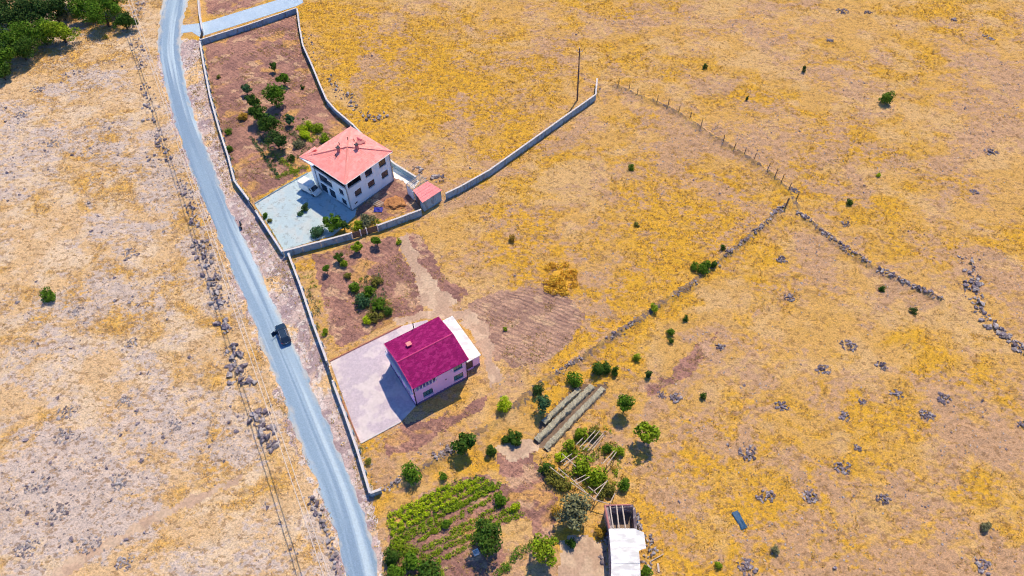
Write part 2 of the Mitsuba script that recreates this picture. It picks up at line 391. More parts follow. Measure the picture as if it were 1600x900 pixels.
bsdf('road_mat', proc(road_color), 0.9, 0.15, lambda p, n, uv: 0.012 * fbm(p.x / 0.12, p.y / 0.12, 1.0, 2), 1.0)


def concrete_color(p, n, uv):
    x, y = p.x, p.y
    c = mix((0.47, 0.60, 0.64), (0.40, 0.53, 0.59), fbm(x / 2.2, y / 2.2, 3.0, 4))
    c = mix(c, (0.52, 0.56, 0.55), 0.5 * smoothstep(0.55, 0.7, fbm(x / 1.2, y / 1.2, 12.0, 3)))
    c = mix(c, (0.25, 0.30, 0.30), 0.5 * smoothstep(0.66, 0.74, fbm(x / 0.5, y / 0.5, 22.0, 3)))
    return c * (0.9 + 0.2 * fbm(x / 0.15, y / 0.15, 7.0, 2))


bsdf('concrete_mat', proc(concrete_color), 0.9, 0.15)


def lane_color(p, n, uv):
    c = mix((0.36, 0.50, 0.64), (0.43, 0.56, 0.68), fbm(p.x / 2.0, p.y / 2.0, 3.0, 4))
    return c * (0.88 + 0.24 * fbm(p.x / 0.2, p.y / 0.2, 7.0, 2))


bsdf('lane_mat', proc(lane_color), 0.9, 0.15)


def paver_color(p, n, uv):
    a, b = p.x * 0.84 + p.y * 0.54, -p.x * 0.54 + p.y * 0.84
    c = mix((0.56, 0.50, 0.55), (0.47, 0.42, 0.48), cell_rand(a / 0.2, b / 0.1, 2))
    c = mix(c, (0.62, 0.57, 0.58), smoothstep(0.45, 0.62, fbm(a / 1.5, b / 1.5, 3.0, 4)))
    return c * (0.9 + 0.2 * fbm(a / 0.3, b / 0.3, 7.0, 2))


bsdf('paver_mat', proc(paver_color), 0.85, 0.2)


def wall_color(p, n, uv):
    k = p.x * 0.7 + p.y * 0.7
    c = mix((0.22, 0.36, 0.47), (0.30, 0.44, 0.53), fbm(k / 1.2, p.z / 0.5, 3.0, 4))
    c = mix(c, (0.17, 0.20, 0.22), 0.65 * smoothstep(0.52, 0.70, fbm(k / 0.35, p.z / 1.2, 14.0, 3)))
    return c * (0.85 + 0.3 * fbm(k / 0.1, p.z / 0.1, p.y * 3, 2))


bsdf('wall_mat', proc(wall_color), 0.9, 0.15)
bsdf('coping_mat', proc(lambda p, n, uv: mix((0.66, 0.64, 0.62), (0.54, 0.53, 0.53), fbm(p.x / 0.5, p.y / 0.5, 1.0, 3))), 0.85, 0.2)


def stone_color(p, n, uv):
    r = cell_rand(p.x / 0.9, p.y / 0.9, 4)
    c = mix((0.11, 0.092, 0.115), (0.24, 0.205, 0.235), r)
    c = mix(c, (0.46, 0.43, 0.42), 0.75 * smoothstep(0.52, 0.68, fbm(p.x / 0.35, p.y / 0.35, p.z / 0.35, 3)))
    return c * (0.75 + 0.5 * fbm(p.x / 0.08, p.y / 0.08, p.z / 0.08, 2))


bsdf('stone_mat', proc(stone_color), 0.9, 0.2)
bsdf('field_stone_mat', proc(lambda p, n, uv: mix((0.20, 0.17, 0.17), (0.46, 0.43, 0.42), cell_rand(p.x / 0.5, p.y / 0.5, 4)) * (0.75 + 0.5 * fbm(p.x / 0.1, p.y / 0.1, p.z / 0.1, 2))), 0.9, 0.2)


def plaster(a, b):
    def f(p, n, uv):
        c = mix(a, b, fbm(p.x / 1.5, p.y / 1.5, p.z / 1.1, 4))
        return c * (0.94 + 0.12 * fbm(p.x / 0.12, p.y / 0.12, p.z / 0.12, 2))
    return proc(f)


bsdf('white_plaster', plaster((0.80, 0.90, 0.94), (0.73, 0.85, 0.91)), 0.8, 0.2)
bsdf('pink_plaster', plaster((0.92, 0.58, 0.86), (0.85, 0.52, 0.80)), 0.8, 0.2)
bsdf('plinth_mat', plaster((0.22, 0.14, 0.26), (0.17, 0.11, 0.21)), 0.8, 0.2)
bsdf('grey_plinth', plaster((0.30, 0.33, 0.37), (0.24, 0.27, 0.31)), 0.8, 0.2)


def tile_color(p, n, uv):
    r = cell_rand(uv.x / 0.3, uv.y / 0.36, 3)
    c = mix((0.94, 0.39, 0.345), (0.85, 0.29, 0.26), r)
    return mix(c, (0.92, 0.46, 0.42), 0.6 * smoothstep(0.5, 0.68, fbm(uv.x / 0.9, uv.y / 0.9, 3.0, 4)))


def tile_bump(p, n, uv):
    return 0.022 * dr.abs(dr.sin(uv.x * math.pi / 0.3))


bsdf('tile_mat', proc(tile_color), 0.7, 0.3, tile_bump, 1.0)


def shingle_color(p, n, uv):
    r = cell_rand(uv.x / 0.33 + 0.5 * cell_rand(0, uv.y / 0.15, 1), uv.y / 0.15, 3)
    c = mix((0.27, 0.006, 0.115), (0.19, 0.004, 0.085), r)
    c = mix(c, (0.35, 0.022, 0.16), 0.7 * smoothstep(0.5, 0.66, fbm(uv.x / 0.38, uv.y / 0.3, 3.0, 3)))
    return c * (0.85 + 0.3 * fbm(uv.x / 0.06, uv.y / 0.06, 9.0, 2))


bsdf('shingle_mat', proc(shingle_color), 0.85, 0.2)
bsdf('ridge_cap_mat', (0.55, 0.06, 0.20), 0.8, 0.2)
bsdf('white_sheet', proc(lambda p, n, uv: mix((0.80, 0.82, 0.82), (0.58, 0.60, 0.60), smoothstep(0.40, 0.72, fbm(p.x / 1.1, p.y / 0.5, 3.0, 4)))), 0.6, 0.3)
bsdf('pink_sheet', proc(lambda p, n, uv: mix((0.88, 0.30, 0.31), (0.76, 0.23, 0.24), fbm(p.x / 0.6, p.y / 0.6, 3.0, 3))), 0.6, 0.3)
bsdf('white_paint', (0.80, 0.80, 0.79), 0.5, 0.4)
bsdf('pale_wood', proc(lambda p, n, uv: mix((0.62, 0.54, 0.44), (0.48, 0.41, 0.35), fbm(p.x / 0.3, p.y / 0.3, p.z / 0.3, 3))), 0.8, 0.2)
bsdf('old_wood', proc(lambda p, n, uv: mix((0.20, 0.145, 0.11), (0.11, 0.08, 0.065), fbm(p.x / 0.2, p.y / 0.2, p.z / 0.2, 3))), 0.85, 0.2)
bsdf('rust_red', (0.46, 0.20, 0.19), 0.8, 0.2)
bsdf('recess_shade', (0.055, 0.038, 0.036), 0.8, 0.2)  # near-black colour standing in for shade inside balcony and porch recesses
bsdf('dark_metal', (0.035, 0.035, 0.045), 0.5, 0.4)
bsdf('grey_metal', (0.32, 0.34, 0.37), 0.45, 0.5, metallic=0.4)
bsdf('glass_dark', (0.018, 0.03, 0.05), 0.08, 0.8)
bsdf('glass_blue', (0.05, 0.17, 0.22), 0.1, 0.8)
bsdf('interior_floor', (0.26, 0.20, 0.16), 0.9, 0.1)
bsdf('car_paint', (0.004, 0.026, 0.062), 0.3, 0.6, clearcoat=0.6, clearcoat_gloss=0.9)
bsdf('van_paint', (0.80, 0.79, 0.77), 0.35, 0.5, clearcoat=0.5, clearcoat_gloss=0.9)
bsdf('black_rubber', (0.015, 0.015, 0.017), 0.8, 0.2)
bsdf('chrome', (0.65, 0.66, 0.68), 0.25, 0.5, metallic=0.9)
bsdf('red_lamp', (0.40, 0.015, 0.015), 0.25, 0.6)
bsdf('clear_lamp', (0.70, 0.72, 0.74), 0.15, 0.6)
bsdf('blue_tarp', (0.02, 0.03, 0.30), 0.6, 0.3)
bsdf('dull_blue_tarp', (0.03, 0.10, 0.20), 0.6, 0.3)
bsdf('bark_mat', (0.10, 0.068, 0.05), 0.9, 0.1)
bsdf('cable_mat', (0.62, 0.55, 0.48), 0.6, 0.3)
bsdf('brick_edge', (0.42, 0.19, 0.13), 0.85, 0.2)
scene['leaf_mat'] = {'type': 'twosided', 'nested': {'type': 'principled', 'base_color': {'type': 'mesh_attribute', 'name': 'vertex_color'}, 'roughness': 0.75, 'specular': 0.12}}

# ---------------------------------------------------------------- ground, plots, tracks, road, yards
def sub_grid(mask):
    """The grid's quads where mask is true, as one mesh."""
    j, i = np.nonzero(mask)
    nx = X.shape[1]
    a = j * nx + i
    q = np.stack([a, a + 1, a + nx + 1, a + nx], 1)
    f = np.vstack([q[:, [0, 1, 2]], q[:, [0, 2, 3]]])
    used, inv = np.unique(f, return_inverse=True)
    v = np.stack([X.ravel(), Y.ravel(), Z.ravel()], 1)[used]
    return trimesh.Trimesh(v, inv.reshape(-1, 3), process=False)


WALLS = {}   # filled below, flattened first
WALL_LANE = [(-68.63,135.51), (-59.45,141.75), (-50.04,148.89)]
WALL_EAST = [(-49.84,148.61), (-48.05,141.75), (-45.60,133.50), (-42.05,125.55), (-39.49,119.43), (-37.13,114.04), (-34.80,110.73), (-30.57,105.95), (-25.84,99.71), (-21.49,94.88), (-17.20,91.28)]
WALL_ROAD_UPPER = [(-68.57,135.17), (-65.25,126.40), (-60.80,115.24), (-56.27,105.11), (-52.47,97.12), (-49.57,90.38), (-45.91,85.65)]
WALL_ROAD_MIDDLE = [(-43.88,82.68), (-40.64,78.03), (-37.43,73.46)]
WALL_SOUTH = [(-37.22,73.33), (-31.56,75.44), (-26.79,77.31)]
WALL_FIELD = [(-22.54,79.07), (-15.56,82.84)]
WALL_LONG = [(-11.63,86.78), (-9.15,88.57), (-4.04,92.92), (2.39,99.84), (9.95,108.05), (16.86,115.46), (17.55,120.91)]
WALL_ROAD_LOWER = [(-36.44,73.18), (-32.99,66.12), (-29.65,58.77), (-26.70,52.69)]
WALL_YARD = [(-25.17,48.98), (-22.81,44.17), (-20.30,38.74), (-17.87,32.95), (-16.56,33.45)]
WALL_LANE_SHORT = [(-75.86,158.46), (-72.06,146.83), (-69.62,140.33)]
for wall in (WALL_LANE, WALL_EAST, WALL_ROAD_UPPER, WALL_ROAD_MIDDLE, WALL_SOUTH, WALL_FIELD, WALL_LONG, WALL_ROAD_LOWER, WALL_YARD, WALL_LANE_SHORT):
    for (xa, ya), (xb, yb) in zip(wall, wall[1:]):
        dx, dy = xb - xa, yb - ya
        t = np.clip(((X - xa) * dx + (Y - ya) * dy) / (dx * dx + dy * dy), 0, 1)
        dist = np.hypot(X - xa - t * dx, Y - ya - t * dy)
        Z *= np.where(near, np_smooth(0.3, 2.5, dist), 1)
hard = ndimage.binary_erosion(flat, iterations=2)
which = soil[:-1, :-1]
hide = hard[:-1, :-1] & hard[1:, 1:] & hard[:-1, 1:] & hard[1:, :-1]
scene['ground'] = mikit.ply(sub_grid(which == 0), 'ground_mat', smooth=True)
label('ground', 'dry grassy hillside with golden straw, bare earth and scattered stones', kind='structure')
plot_of = np.zeros(X.shape, int)
for k, poly in enumerate(SOIL_PATCHES):
    plot_of[in_poly(poly, XW, YW)] = k
SOIL_TEXT = ['brown garden soil inside the wall behind the white house', 'dark ploughed soil north of the concrete lane', 'brown orchard soil between the two houses', 'mauve ploughed plot right of the magenta roofed house',
             'strip of bare brown earth below the pink house', 'brown soil of the green vegetable garden', 'bare trodden earth right of the vegetable garden', 'bare mauve strip of earth leading up the field', 'grey brown earth between the white house and the lean-to', 'bare earth path from the walled yard to the ploughed plot']
for k, text in enumerate(SOIL_TEXT):
    m = (which == 1) & (plot_of[:-1, :-1] == k)
    if m.any():
        single('soil_plot' if k < 9 else 'earth_path', sub_grid(m), 'plough_mat' if k == 3 else 'soil_mat', text, kind='structure', smooth=True)
single('earth_bank', sub_grid(which == 4), 'bank_mat', 'dark weedy earth banks dividing the fields', kind='structure', smooth=True)
single('dirt_track', sub_grid(which == 2), 'track_mat', 'pale trodden dirt tracks across the dry ground', kind='structure', smooth=True)
single('gravel_verge', sub_grid(which == 3), 'verge_mat', 'grey stony verge between the road and the plot walls', kind='structure', smooth=True)


def resample(pts, n):
    p = np.asarray(pts, float)
    s = np.r_[0, np.cumsum(np.hypot(*np.diff(p, axis=0).T))]
    t = np.linspace(0, s[-1], n)
    # smoothed polyline
    q = np.stack([np.interp(t, s, p[:, k]) for k in (0, 1)], 1)
    return ndimage.gaussian_filter1d(q, n / len(p) * 0.35, axis=0, mode='nearest')


N = 420
L_, R_ = resample(ROAD_L, N), resample(ROAD_R, N)
c_ = (L_ + R_) / 2
along = np.r_[0, np.cumsum(np.hypot(*np.diff(c_, axis=0).T))]
half = np.hypot(*(R_ - L_).T) / 2
side = (R_ - L_) / (2 * half[:, None])
S = np.linspace(-1, 1, 15)
rag = np.stack([(np_fbm(along / 1.1, along * 0 + k * 9.0, 1.0, 3) - 0.5) * 0.9 + (np_fbm(along / 6, along * 0 + k * 5.0, 2.0, 2) - 0.5) * 0.7 for k in (1, 2)], 1)
U = S[None] * half[:, None]
U[:, 0] -= rag[:, 0]
U[:, -1] += rag[:, 1]
P = c_[:, None] + side[:, None] * U[..., None]
zz = 0.09 - 0.05 * np.abs(S)[None] ** 2 + 0 * U
zz[:, 0] = zz[:, -1] = 0.012
v = np.concatenate([P, zz[..., None]], 2).reshape(-1, 3)
k = np.arange((N - 1) * 15).reshape(N - 1, 15)[:, :-1].ravel()
f = np.vstack([np.stack([k, k + 1, k + 16], 1), np.stack([k, k + 16, k + 15], 1)])
uvs = np.stack([U, np.broadcast_to(along[:, None], U.shape)], 2).reshape(-1, 2)
mesh = trimesh.Trimesh(v, f, process=False)
if mesh.face_normals[:, 2].mean() < 0:
    mesh = trimesh.Trimesh(v, f[:, ::-1], process=False)
single('road', mesh, 'road_mat', 'pale blue grey country road winding past both walled plots', kind='structure', smooth=True, uv=uvs)

from shapely.geometry import Polygon, LineString


def slab(poly, z0, z1):
    g = Polygon(poly).buffer(0) if not isinstance(poly, Polygon) else poly
    return trimesh.creation.extrude_polygon(g, z1 - z0, engine='earcut').apply_translation([0, 0, z0])


road_shape = Polygon(np.vstack([L_, R_[::-1]])).buffer(-0.5)
lane = Polygon(LANE).difference(road_shape)
lane = max(getattr(lane, 'geoms', [lane]), key=lambda g: g.area)
single('lane', slab(lane, -0.3, 0.045), 'lane_mat', 'narrow pale blue grey concrete lane along the top wall', kind='structure')
single('concrete_yard', slab(YARD_WHITE, -0.3, 0.06), 'concrete_mat', 'pale concrete yard in front of the white house', kind='structure')
single('paved_yard', slab(YARD_PAVED, -0.3, 0.07), 'paver_mat', 'pale lilac block paved yard of the pink house', kind='structure')
single('concrete_apron', slab([(-22.30,96.37), (-16.79,91.52), (-17.72,89.02), (-21.39,92.37)], -0.3, 0.06), 'white_sheet', 'white concrete strip between the white house and the lean-to', kind='structure')


# ---------------------------------------------------------------- boundary walls: panels, coping, buttress posts
def boundary_wall(pts, h, text, post_side=0, th=0.2, mat='wall_mat', step=3.0):
    t = thing('boundary_wall', text, 'wall', 'grey rendered walls round the plots')
    for (xa, ya), (xb, yb) in zip(pts, pts[1:]):
        ln = math.hypot(xb - xa, yb - ya)
        n = max(1, round(ln / step))
        w = ln / n
        for k in range(n):
            fr = Frame((xa + (xb - xa) * k / n, ya + (yb - ya) * k / n), (xb - xa, yb - ya))
            dz = rng.uniform(-0.012, 0.012)
            part(t, 'panel', fr(bx(0.02, w - 0.02, -th / 2, th / 2, -0.5, h - 0.07 + dz)), mat)
            part(t, 'coping', fr(bx(0.006, w - 0.006, -th / 2 - 0.06, th / 2 + 0.06, h - 0.07 + dz, h + dz)), 'coping_mat')
            if post_side:
                y0, y1 = (th / 2, th / 2 + 0.22) if post_side > 0 else (-th / 2 - 0.22, -th / 2)
                part(t, 'buttress', fr(bx(-0.13, 0.13, y0, y1, -0.4, h - 0.16)), mat)
    return t


boundary_wall(WALL_LANE, 1.3, 'grey wall along the near edge of the concrete lane', 0)
boundary_wall(WALL_EAST, 1.3, 'curving grey wall from the lane down behind the white house', 0)
boundary_wall(WALL_ROAD_UPPER, 1.2, 'long low wall with pale coping between the road and the upper garden', 1)
boundary_wall(WALL_ROAD_MIDDLE, 1.2, 'short wall between the road and the white concrete yard', 1)
boundary_wall(WALL_SOUTH, 1.5, 'grey wall along the near edge of the white concrete yard, left of the gate', 0)
boundary_wall(WALL_FIELD, 1.5, 'grey wall between the gate with white posts and the pink roofed lean-to', 0)
boundary_wall(WALL_LONG, 1.5, 'long blue grey panel wall running up the golden field to the wooden pole', 0)
boundary_wall(WALL_ROAD_LOWER, 1.2, 'low wall between the road and the small orchard', 1)
boundary_wall(WALL_YARD, 1.2, 'low wall between the road and the paved yard of the pink house', 1)
boundary_wall(WALL_LANE_SHORT, 1.2, 'white wall beside the road at the top edge, north of the lane', 0, mat='coping_mat')


def gate(name, a, b, h, text, bars, color='dark_metal', post='white_paint'):
    t = thing(name, text, 'gate')
    ln = math.hypot(b[0] - a[0], b[1] - a[1])
    fr = Frame(a, (b[0] - a[0], b[1] - a[1]))
    for x in (0.0, ln):
        part(t, 'post', fr(bx(x - 0.09, x + 0.09, -0.11, 0.11, -0.4, h + 0.12)), post)
    half_w = (ln - 0.22) / 2
    for k in range(2):
        x0 = 0.10 + k * (half_w + 0.02)
        lf = part(t, 'leaf', fr(cat([bx(x0, x0 + half_w, -0.02, 0.02, 0.15, 0.22), bx(x0, x0 + half_w, -0.02, 0.02, h - 0.1, h), bx(x0, x0 + 0.06, -0.021, 0.021, 0.15, h), bx(x0 + half_w - 0.06, x0 + half_w, -0.021, 0.021, 0.15, h),
                                     bx(x0 + 0.05, x0 + half_w - 0.05, -0.008, 0.008, 0.2, h - 0.08)])), color)
        bar = fr(cat([bx(x0 + 0.1 + j * (half_w - 0.2) / bars, x0 + 0.13 + j * (half_w - 0.2) / bars, 0.009, 0.03, 0.22, h - 0.1) for j in range(bars + 1)]))
        scene[numbered(lf + '__bar')] = mikit.ply(bar, color)
    return t


gate('yard_gate', (-45.87,85.50), (-43.91,82.84), 1.2, 'closed dark metal gate between the road and the white concrete yard', 6)
gate('paved_yard_gate', (-26.66,52.47), (-25.19,49.08), 1.3, 'closed dark metal gate between the road and the paved yard of the pink house', 8)
gate('lane_gate', (-69.47,139.80), (-68.79,135.93), 1.2, 'closed dark gate where the concrete lane meets the road', 6)
t = thing('field_gate', 'dark wooden boarded gate between four white posts in the wall below the white house', 'gate')
ga, gb = np.array((-26.68,77.31)), np.array((-22.65,79.07))
fr = Frame(ga, gb - ga)
ln = float(np.hypot(*(gb - ga)))
stops = [0.0, ln * 0.33, ln * 0.57, ln]
for x in stops:
    part(t, 'post', fr(bx(x - 0.08, x + 0.08, -0.12, 0.12, -0.4, 1.62)), 'white_paint')
for a, b in zip(stops, stops[1:]):
    for j in range(4):
        part(t, 'board', fr(bx(a + 0.09, b - 0.09, -0.025, 0.025, 0.12 + j * 0.35, 0.42 + j * 0.35)), 'old_wood')


def kerb(pts, w, h, mat, text):
    t = thing('kerb', text, 'kerb')
    for (xa, ya), (xb, yb) in zip(pts, pts[1:]):
        ln = math.hypot(xb - xa, yb - ya)
        n = max(1, round(ln / 1.0))
        for k in range(n):
            fr = Frame((xa + (xb - xa) * k / n, ya + (yb - ya) * k / n), (xb - xa, yb - ya))
            part(t, 'kerb_stone', fr(bx(0.01, ln / n - 0.01, -w / 2, w / 2, -0.3, h + rng.uniform(-0.01, 0.01))), mat)


kerb([(-26.47,53.12), (-21.85,56.14), (-16.76,59.39)], 0.16, 0.22, 'brick_edge', 'thin reddish kerb between the paved yard and the small orchard')
kerb([(-23.70,46.70), (-22.07,43.54), (-20.41,40.41)], 0.14, 0.2, 'brick_edge', 'thin orange kerb of the planting strip inside the wall of the paved yard')
kerb([(-20.21,40.22), (-17.66,41.82), (-15.14,43.44)], 0.16, 0.16, 'coping_mat', 'grey kerb along the lower edge of the paved yard')
kerb([(-45.14,85.61), (-41.29,89.68), (-37.31,93.57)], 0.16, 0.2, 'wall_mat', 'grey kerb between the concrete yard and the upper garden')


# ---------------------------------------------------------------- houses
def roof_face(e0, e1, t1, t0, step, riser):
    """Courses of tiles on a sloping face: eave e0-e1, top t0-t1; each course laps over the one below. Returns (mesh, uv)."""
    e0, e1, t0, t1 = (np.asarray(q, float) for q in (e0, e1, t0, t1))
    ax = (e1 - e0) / np.linalg.norm(e1 - e0)
    up = (t0 + t1) / 2 - (e0 + e1) / 2
    up = up - ax * (up @ ax)
    slope = np.linalg.norm(up)
    up /= slope
    nrm = np.cross(ax, up)
    if nrm[2] < 0:
        nrm = -nrm
    n = max(2, round(slope / step))
    vs, uv, fs = [], [], []
    for k in range(n):
        a, b = k / n, min(1.0, (k + 1) / n)
        lo = [e0 + (t0 - e0) * a + nrm * riser, e1 + (t1 - e1) * a + nrm * riser]
        hi = [e0 + (t0 - e0) * b + nrm * 0.004, e1 + (t1 - e1) * b + nrm * 0.004]
        base = [lo[0] - nrm * riser, lo[1] - nrm * riser]
        for quad in ([lo[0], lo[1], hi[1], hi[0]], [base[0], base[1], lo[1], lo[0]]):
            i = len(vs)
            vs += quad
            uv += [((q - e0) @ ax, (q - e0) @ up) for q in quad]
            fs += [[i, i + 1, i + 2], [i, i + 2, i + 3]]
    m = trimesh.Trimesh(np.array(vs), np.array(fs), process=False)
    return m, np.array(uv)


def window(house, fr, face, a0, a1, z0, z1, name='window', pane='glass_dark', depth=0.16, frame='white_paint', bars=1, text=None):
    """A window or glazed door set back in its opening: frame and pane are its sub-parts. face 'u': in the wall v = 0 running along u; 'v': in the wall u = 0 running along v."""
    def lay(x0, x1, d0, d1, c0, c1):
        return bx(x0, x1, d0, d1, c0, c1) if face == 'u' else bx(d0, d1, x0, x1, c0, c1)
    key = numbered(f'{house}__{name}')
    w = 0.07
    bits = [lay(a0, a1, depth - 0.07, depth - 0.01, z0, z0 + w), lay(a0, a1, depth - 0.07, depth - 0.01, z1 - w, z1), lay(a0, a0 + w, depth - 0.072, depth - 0.008, z0 + w, z1 - w), lay(a1 - w, a1, depth - 0.072, depth - 0.008, z0 + w, z1 - w)]
    for k in range(bars):
        m = a0 + (a1 - a0) * (k + 1) / (bars + 1)
        bits.append(lay(m - 0.03, m + 0.03, depth - 0.068, depth - 0.012, z0 + w, z1 - w))
    scene[key + '__frame'] = mikit.ply(fr(cat(bits)), frame)
    scene[key + '__pane'] = mikit.ply(fr(lay(a0 + 0.02, a1 - 0.02, depth - 0.045, depth - 0.03, z0 + 0.02, z1 - 0.02)), pane)
    scene[key + '__sill'] = mikit.ply(fr(lay(a0 - 0.06, a1 + 0.06, -0.06, depth - 0.08, z0 - 0.05, z0 - 0.002)), 'coping_mat')
    if text:
        label(key, text)


# --- the white house
house = thing('white_house', 'white two storey house with salmon hipped tile roof on the pale concrete yard', 'house')
fr = Frame((-27.71, 83.88), (0.64, 0.768))
D, LV, LU, ZE = 0.16, 9.6, 10.0, 6.7
right_openings = [(7.4, 8.95, 4.75, 6.15), (4.2, 5.75, 4.75, 6.15), (7.5, 9.0, 2.1, 3.5), (4.3, 5.8, 2.15, 3.5), (1.3, 2.75, 2.3, 3.65)]
left_openings = [(4.3, 7.7, 2.75, 4.45), (6.2, 7.9, 0.25, 2.15), (4.0, 5.6, 0.25, 2.15), (1.4, 2.55, 2.75, 4.0), (1.2, 2.4, 0.5, 1.8)]
body = bx(0, LU, 0, LV, -0.4, ZE)
for a, b, z0, z1 in right_openings:
    body -= bx(a, b, -1, D, z0, z1)
for a, b, z0, z1 in left_openings:
    body -= bx(-1, D, a, b, z0, z1)
body -= bx(-1, 1.6, 0.28, 9.0, 4.95, 6.55)
body -= bx(0.28, 3.2, -1, 1.6, 4.95, 6.55)
part(house, 'wall', fr(body), 'white_plaster')
part(house, 'shade_lining', fr(cat([bx(1.50, 1.59, 0.3, 8.98, 4.97, 6.53), bx(0.3, 3.18, 1.50, 1.595, 4.97, 6.53), bx(0.02, 1.5, 0.3, 8.98, 6.44, 6.53), bx(1.5, 3.18, 0.02, 1.5, 6.44, 6.53), bx(3.10, 3.19, 0.03, 1.5, 4.97, 6.44), bx(0.03, 1.5, 8.90, 8.99, 4.97, 6.44), bx(0.05, 1.49, 0.3, 8.9, 4.955, 5.0), bx(1.5, 3.1, 0.05, 1.5, 4.955, 5.0)])), 'recess_shade', text='balcony recess under the eaves, its shade put into dark added faces')  # added faces over the plaster; the dark colour paints the recess as shaded
part(house, 'plinth', fr(bx(-0.04, LU + 0.04, -0.04, LV, -0.4, 0.35) - bx(-1, 3, 4.0, 8, -1, 1) - bx(0.02, LU - 0.02, 0.02, LV + 1, -1, 1)), 'grey_plinth')
for a, b, z0, z1 in right_openings:
    window(house, fr, 'u', a, b, z0, z1, frame='dark_metal')
for i, (a, b, z0, z1) in enumerate(left_openings):
    window(house, fr, 'v', a, b, z0, z1, 'door' if i in (1, 2) else 'window', bars=3 if i == 0 else 1, frame='dark_metal')
for a0, a1 in ((2.0, 3.2), (5.0, 6.6), (7.4, 8.4)):
    key = numbered(house + '__balcony_door')
    scene[key + '__frame'] = mikit.ply(fr(bx(1.44, 1.53, a0, a1, 5.02, 6.4) - bx(1, 2, a0 + 0.08, a1 - 0.08, 5.08, 6.32)), 'white_paint')
    scene[key + '__pane'] = mikit.ply(fr(bx(1.46, 1.48, a0 + 0.06, a1 - 0.06, 5.06, 6.34)), 'glass_dark')
part(house, 'parapet_cap', fr(cat([bx(-0.05, 0.2, 0.2, 9.05, 4.95, 5.01), bx(0.2, 3.25, -0.05, 0.2, 4.95, 5.01)])), 'coping_mat')
part(house, 'air_conditioner', fr(rbox(-0.38, -0.06, 3.9, 4.75, 4.6, 5.2, 0.04)), 'white_paint', smooth=30)
part(house, 'downpipe', fr(tube([(-0.1, 0.15, 0), (-0.1, 0.15, 6.6)], 0.07)), 'grey_metal')
part(house, 'downpipe', fr(tube([(-0.1, 8.4, 0), (-0.1, 8.4, 6.6)], 0.07)), 'grey_metal')
part(house, 'downpipe', fr(tube([(LU - 0.15, -0.1, 0), (LU - 0.15, -0.1, 6.6)], 0.07)), 'grey_metal')
part(house, 'cellar_vent', fr(bx(0.8, 1.45, -0.03, 0.05, 1.1, 1.35)), 'dark_metal')
u0, u1, v0, v1, ze = -0.45, 10.35, -0.5, 10.2, 6.85
ap = np.array([5.0, 4.6, 8.5])
C = [np.array(q, float) for q in ((u0, v0, ze), (u1, v0, ze), (u1, v1, ze), (u0, v1, ze))]
ex = -0.45  # the roof steps out at its far left corner
roof = numbered(house + '__roof')
faces = [roof_face(C[0], C[1], ap, ap, 0.36, 0.045), roof_face(C[1], C[2], ap, ap, 0.36, 0.045), roof_face(C[2], C[3], ap, ap, 0.36, 0.045), roof_face(C[3], C[0], ap, ap, 0.36, 0.045)]
off = 0.07
hip = np.array([2.0, 8.6, 7.35])
A_, B_, C2 = np.array([u0 + ex, 10.75, ze + off]), np.array([u0 - 0.02, 7.4, ze + off]), np.array([2.6, 10.75, ze + off])
faces += [roof_face(A_, [u0 + ex + 0.72, 7.2, ze + off], [2.2, 7.9, 7.5], [1.0, 9.6, 7.42], 0.36, 0.045), roof_face(C2, A_, [1.0, 9.6, 7.42], [2.2, 9.4, 7.5], 0.36, 0.045)]
scene[roof] = mikit.ply(fr(cat([m for m, _ in faces])), 'tile_mat', uv=np.vstack([q for _, q in faces]))
label(roof, 'salmon pink tiled roof, paler on the far slopes')
hips = [tube([c + [0, 0, 0.06], ap + [0, 0, 0.07]], 0.11, 8) for c in C]
scene[roof + '__hip_tile'] = mikit.ply(fr(cat(hips)), 'tile_mat', smooth=40, uv=None)
part(house, 'eave', fr(m3.Manifold.cube((u1 - u0, v1 - v0, 0.14)).translate((u0, v0, ze - 0.145)) + m3.Manifold.cube((1.2, 3.4, 0.14)).translate((u0 + ex, 7.3, ze - 0.147))), 'white_plaster')
part(house, 'gutter', fr(cat([tube([(u0 - 0.06, v0, ze - 0.02), (u0 - 0.06, 7.2, ze - 0.02)], 0.06), tube([(u0, v0 - 0.06, ze - 0.02), (u1, v0 - 0.06, ze - 0.02)], 0.06)])), 'white_paint')


def on_roof(u, v):
    """Height of the hipped roof over a point of its frame."""
    t = min((u - u0) / (ap[0] - u0), (u1 - u) / (u1 - ap[0]), (v - v0) / (ap[1] - v0), (v1 - v) / (v1 - ap[1]))
    return ze + t * (ap[2] - ze)


for (u, v), w, hh in (((3.6, 5.3), 0.42, 1.0), ((6.1, 3.4), 0.42, 1.0)):
    z = on_roof(u, v)
    ch = part(house, 'chimney', fr(bx(u - w / 2, u + w / 2, v - w / 2, v + w / 2, z - 0.5, z + hh - 0.12)), 'rust_red')
    scene[ch + '__cap'] = mikit.ply(fr(bx(u - w / 2 - 0.08, u + w / 2 + 0.08, v - w / 2 - 0.08, v + w / 2 + 0.08, z + hh - 0.12, z + hh)), 'dark_metal')
for (u, v), hh in (((2.6, 4.9), 0.7), ((5.0, 6.8), 0.6), ((6.7, 6.5), 0.7), ((7.3, 5.6), 0.6), ((4.3, 6.2), 0.6)):
    z = on_roof(u, v)
    part(house, 'vent_pipe', fr(tube([(u, v, z - 0.2), (u, v, z + hh - 0.1), (u, v, z + hh)], 0.08)), 'dark_metal')
z = on_roof(8.0, 5.4)
sk = numbered(house + '__solar_heater')
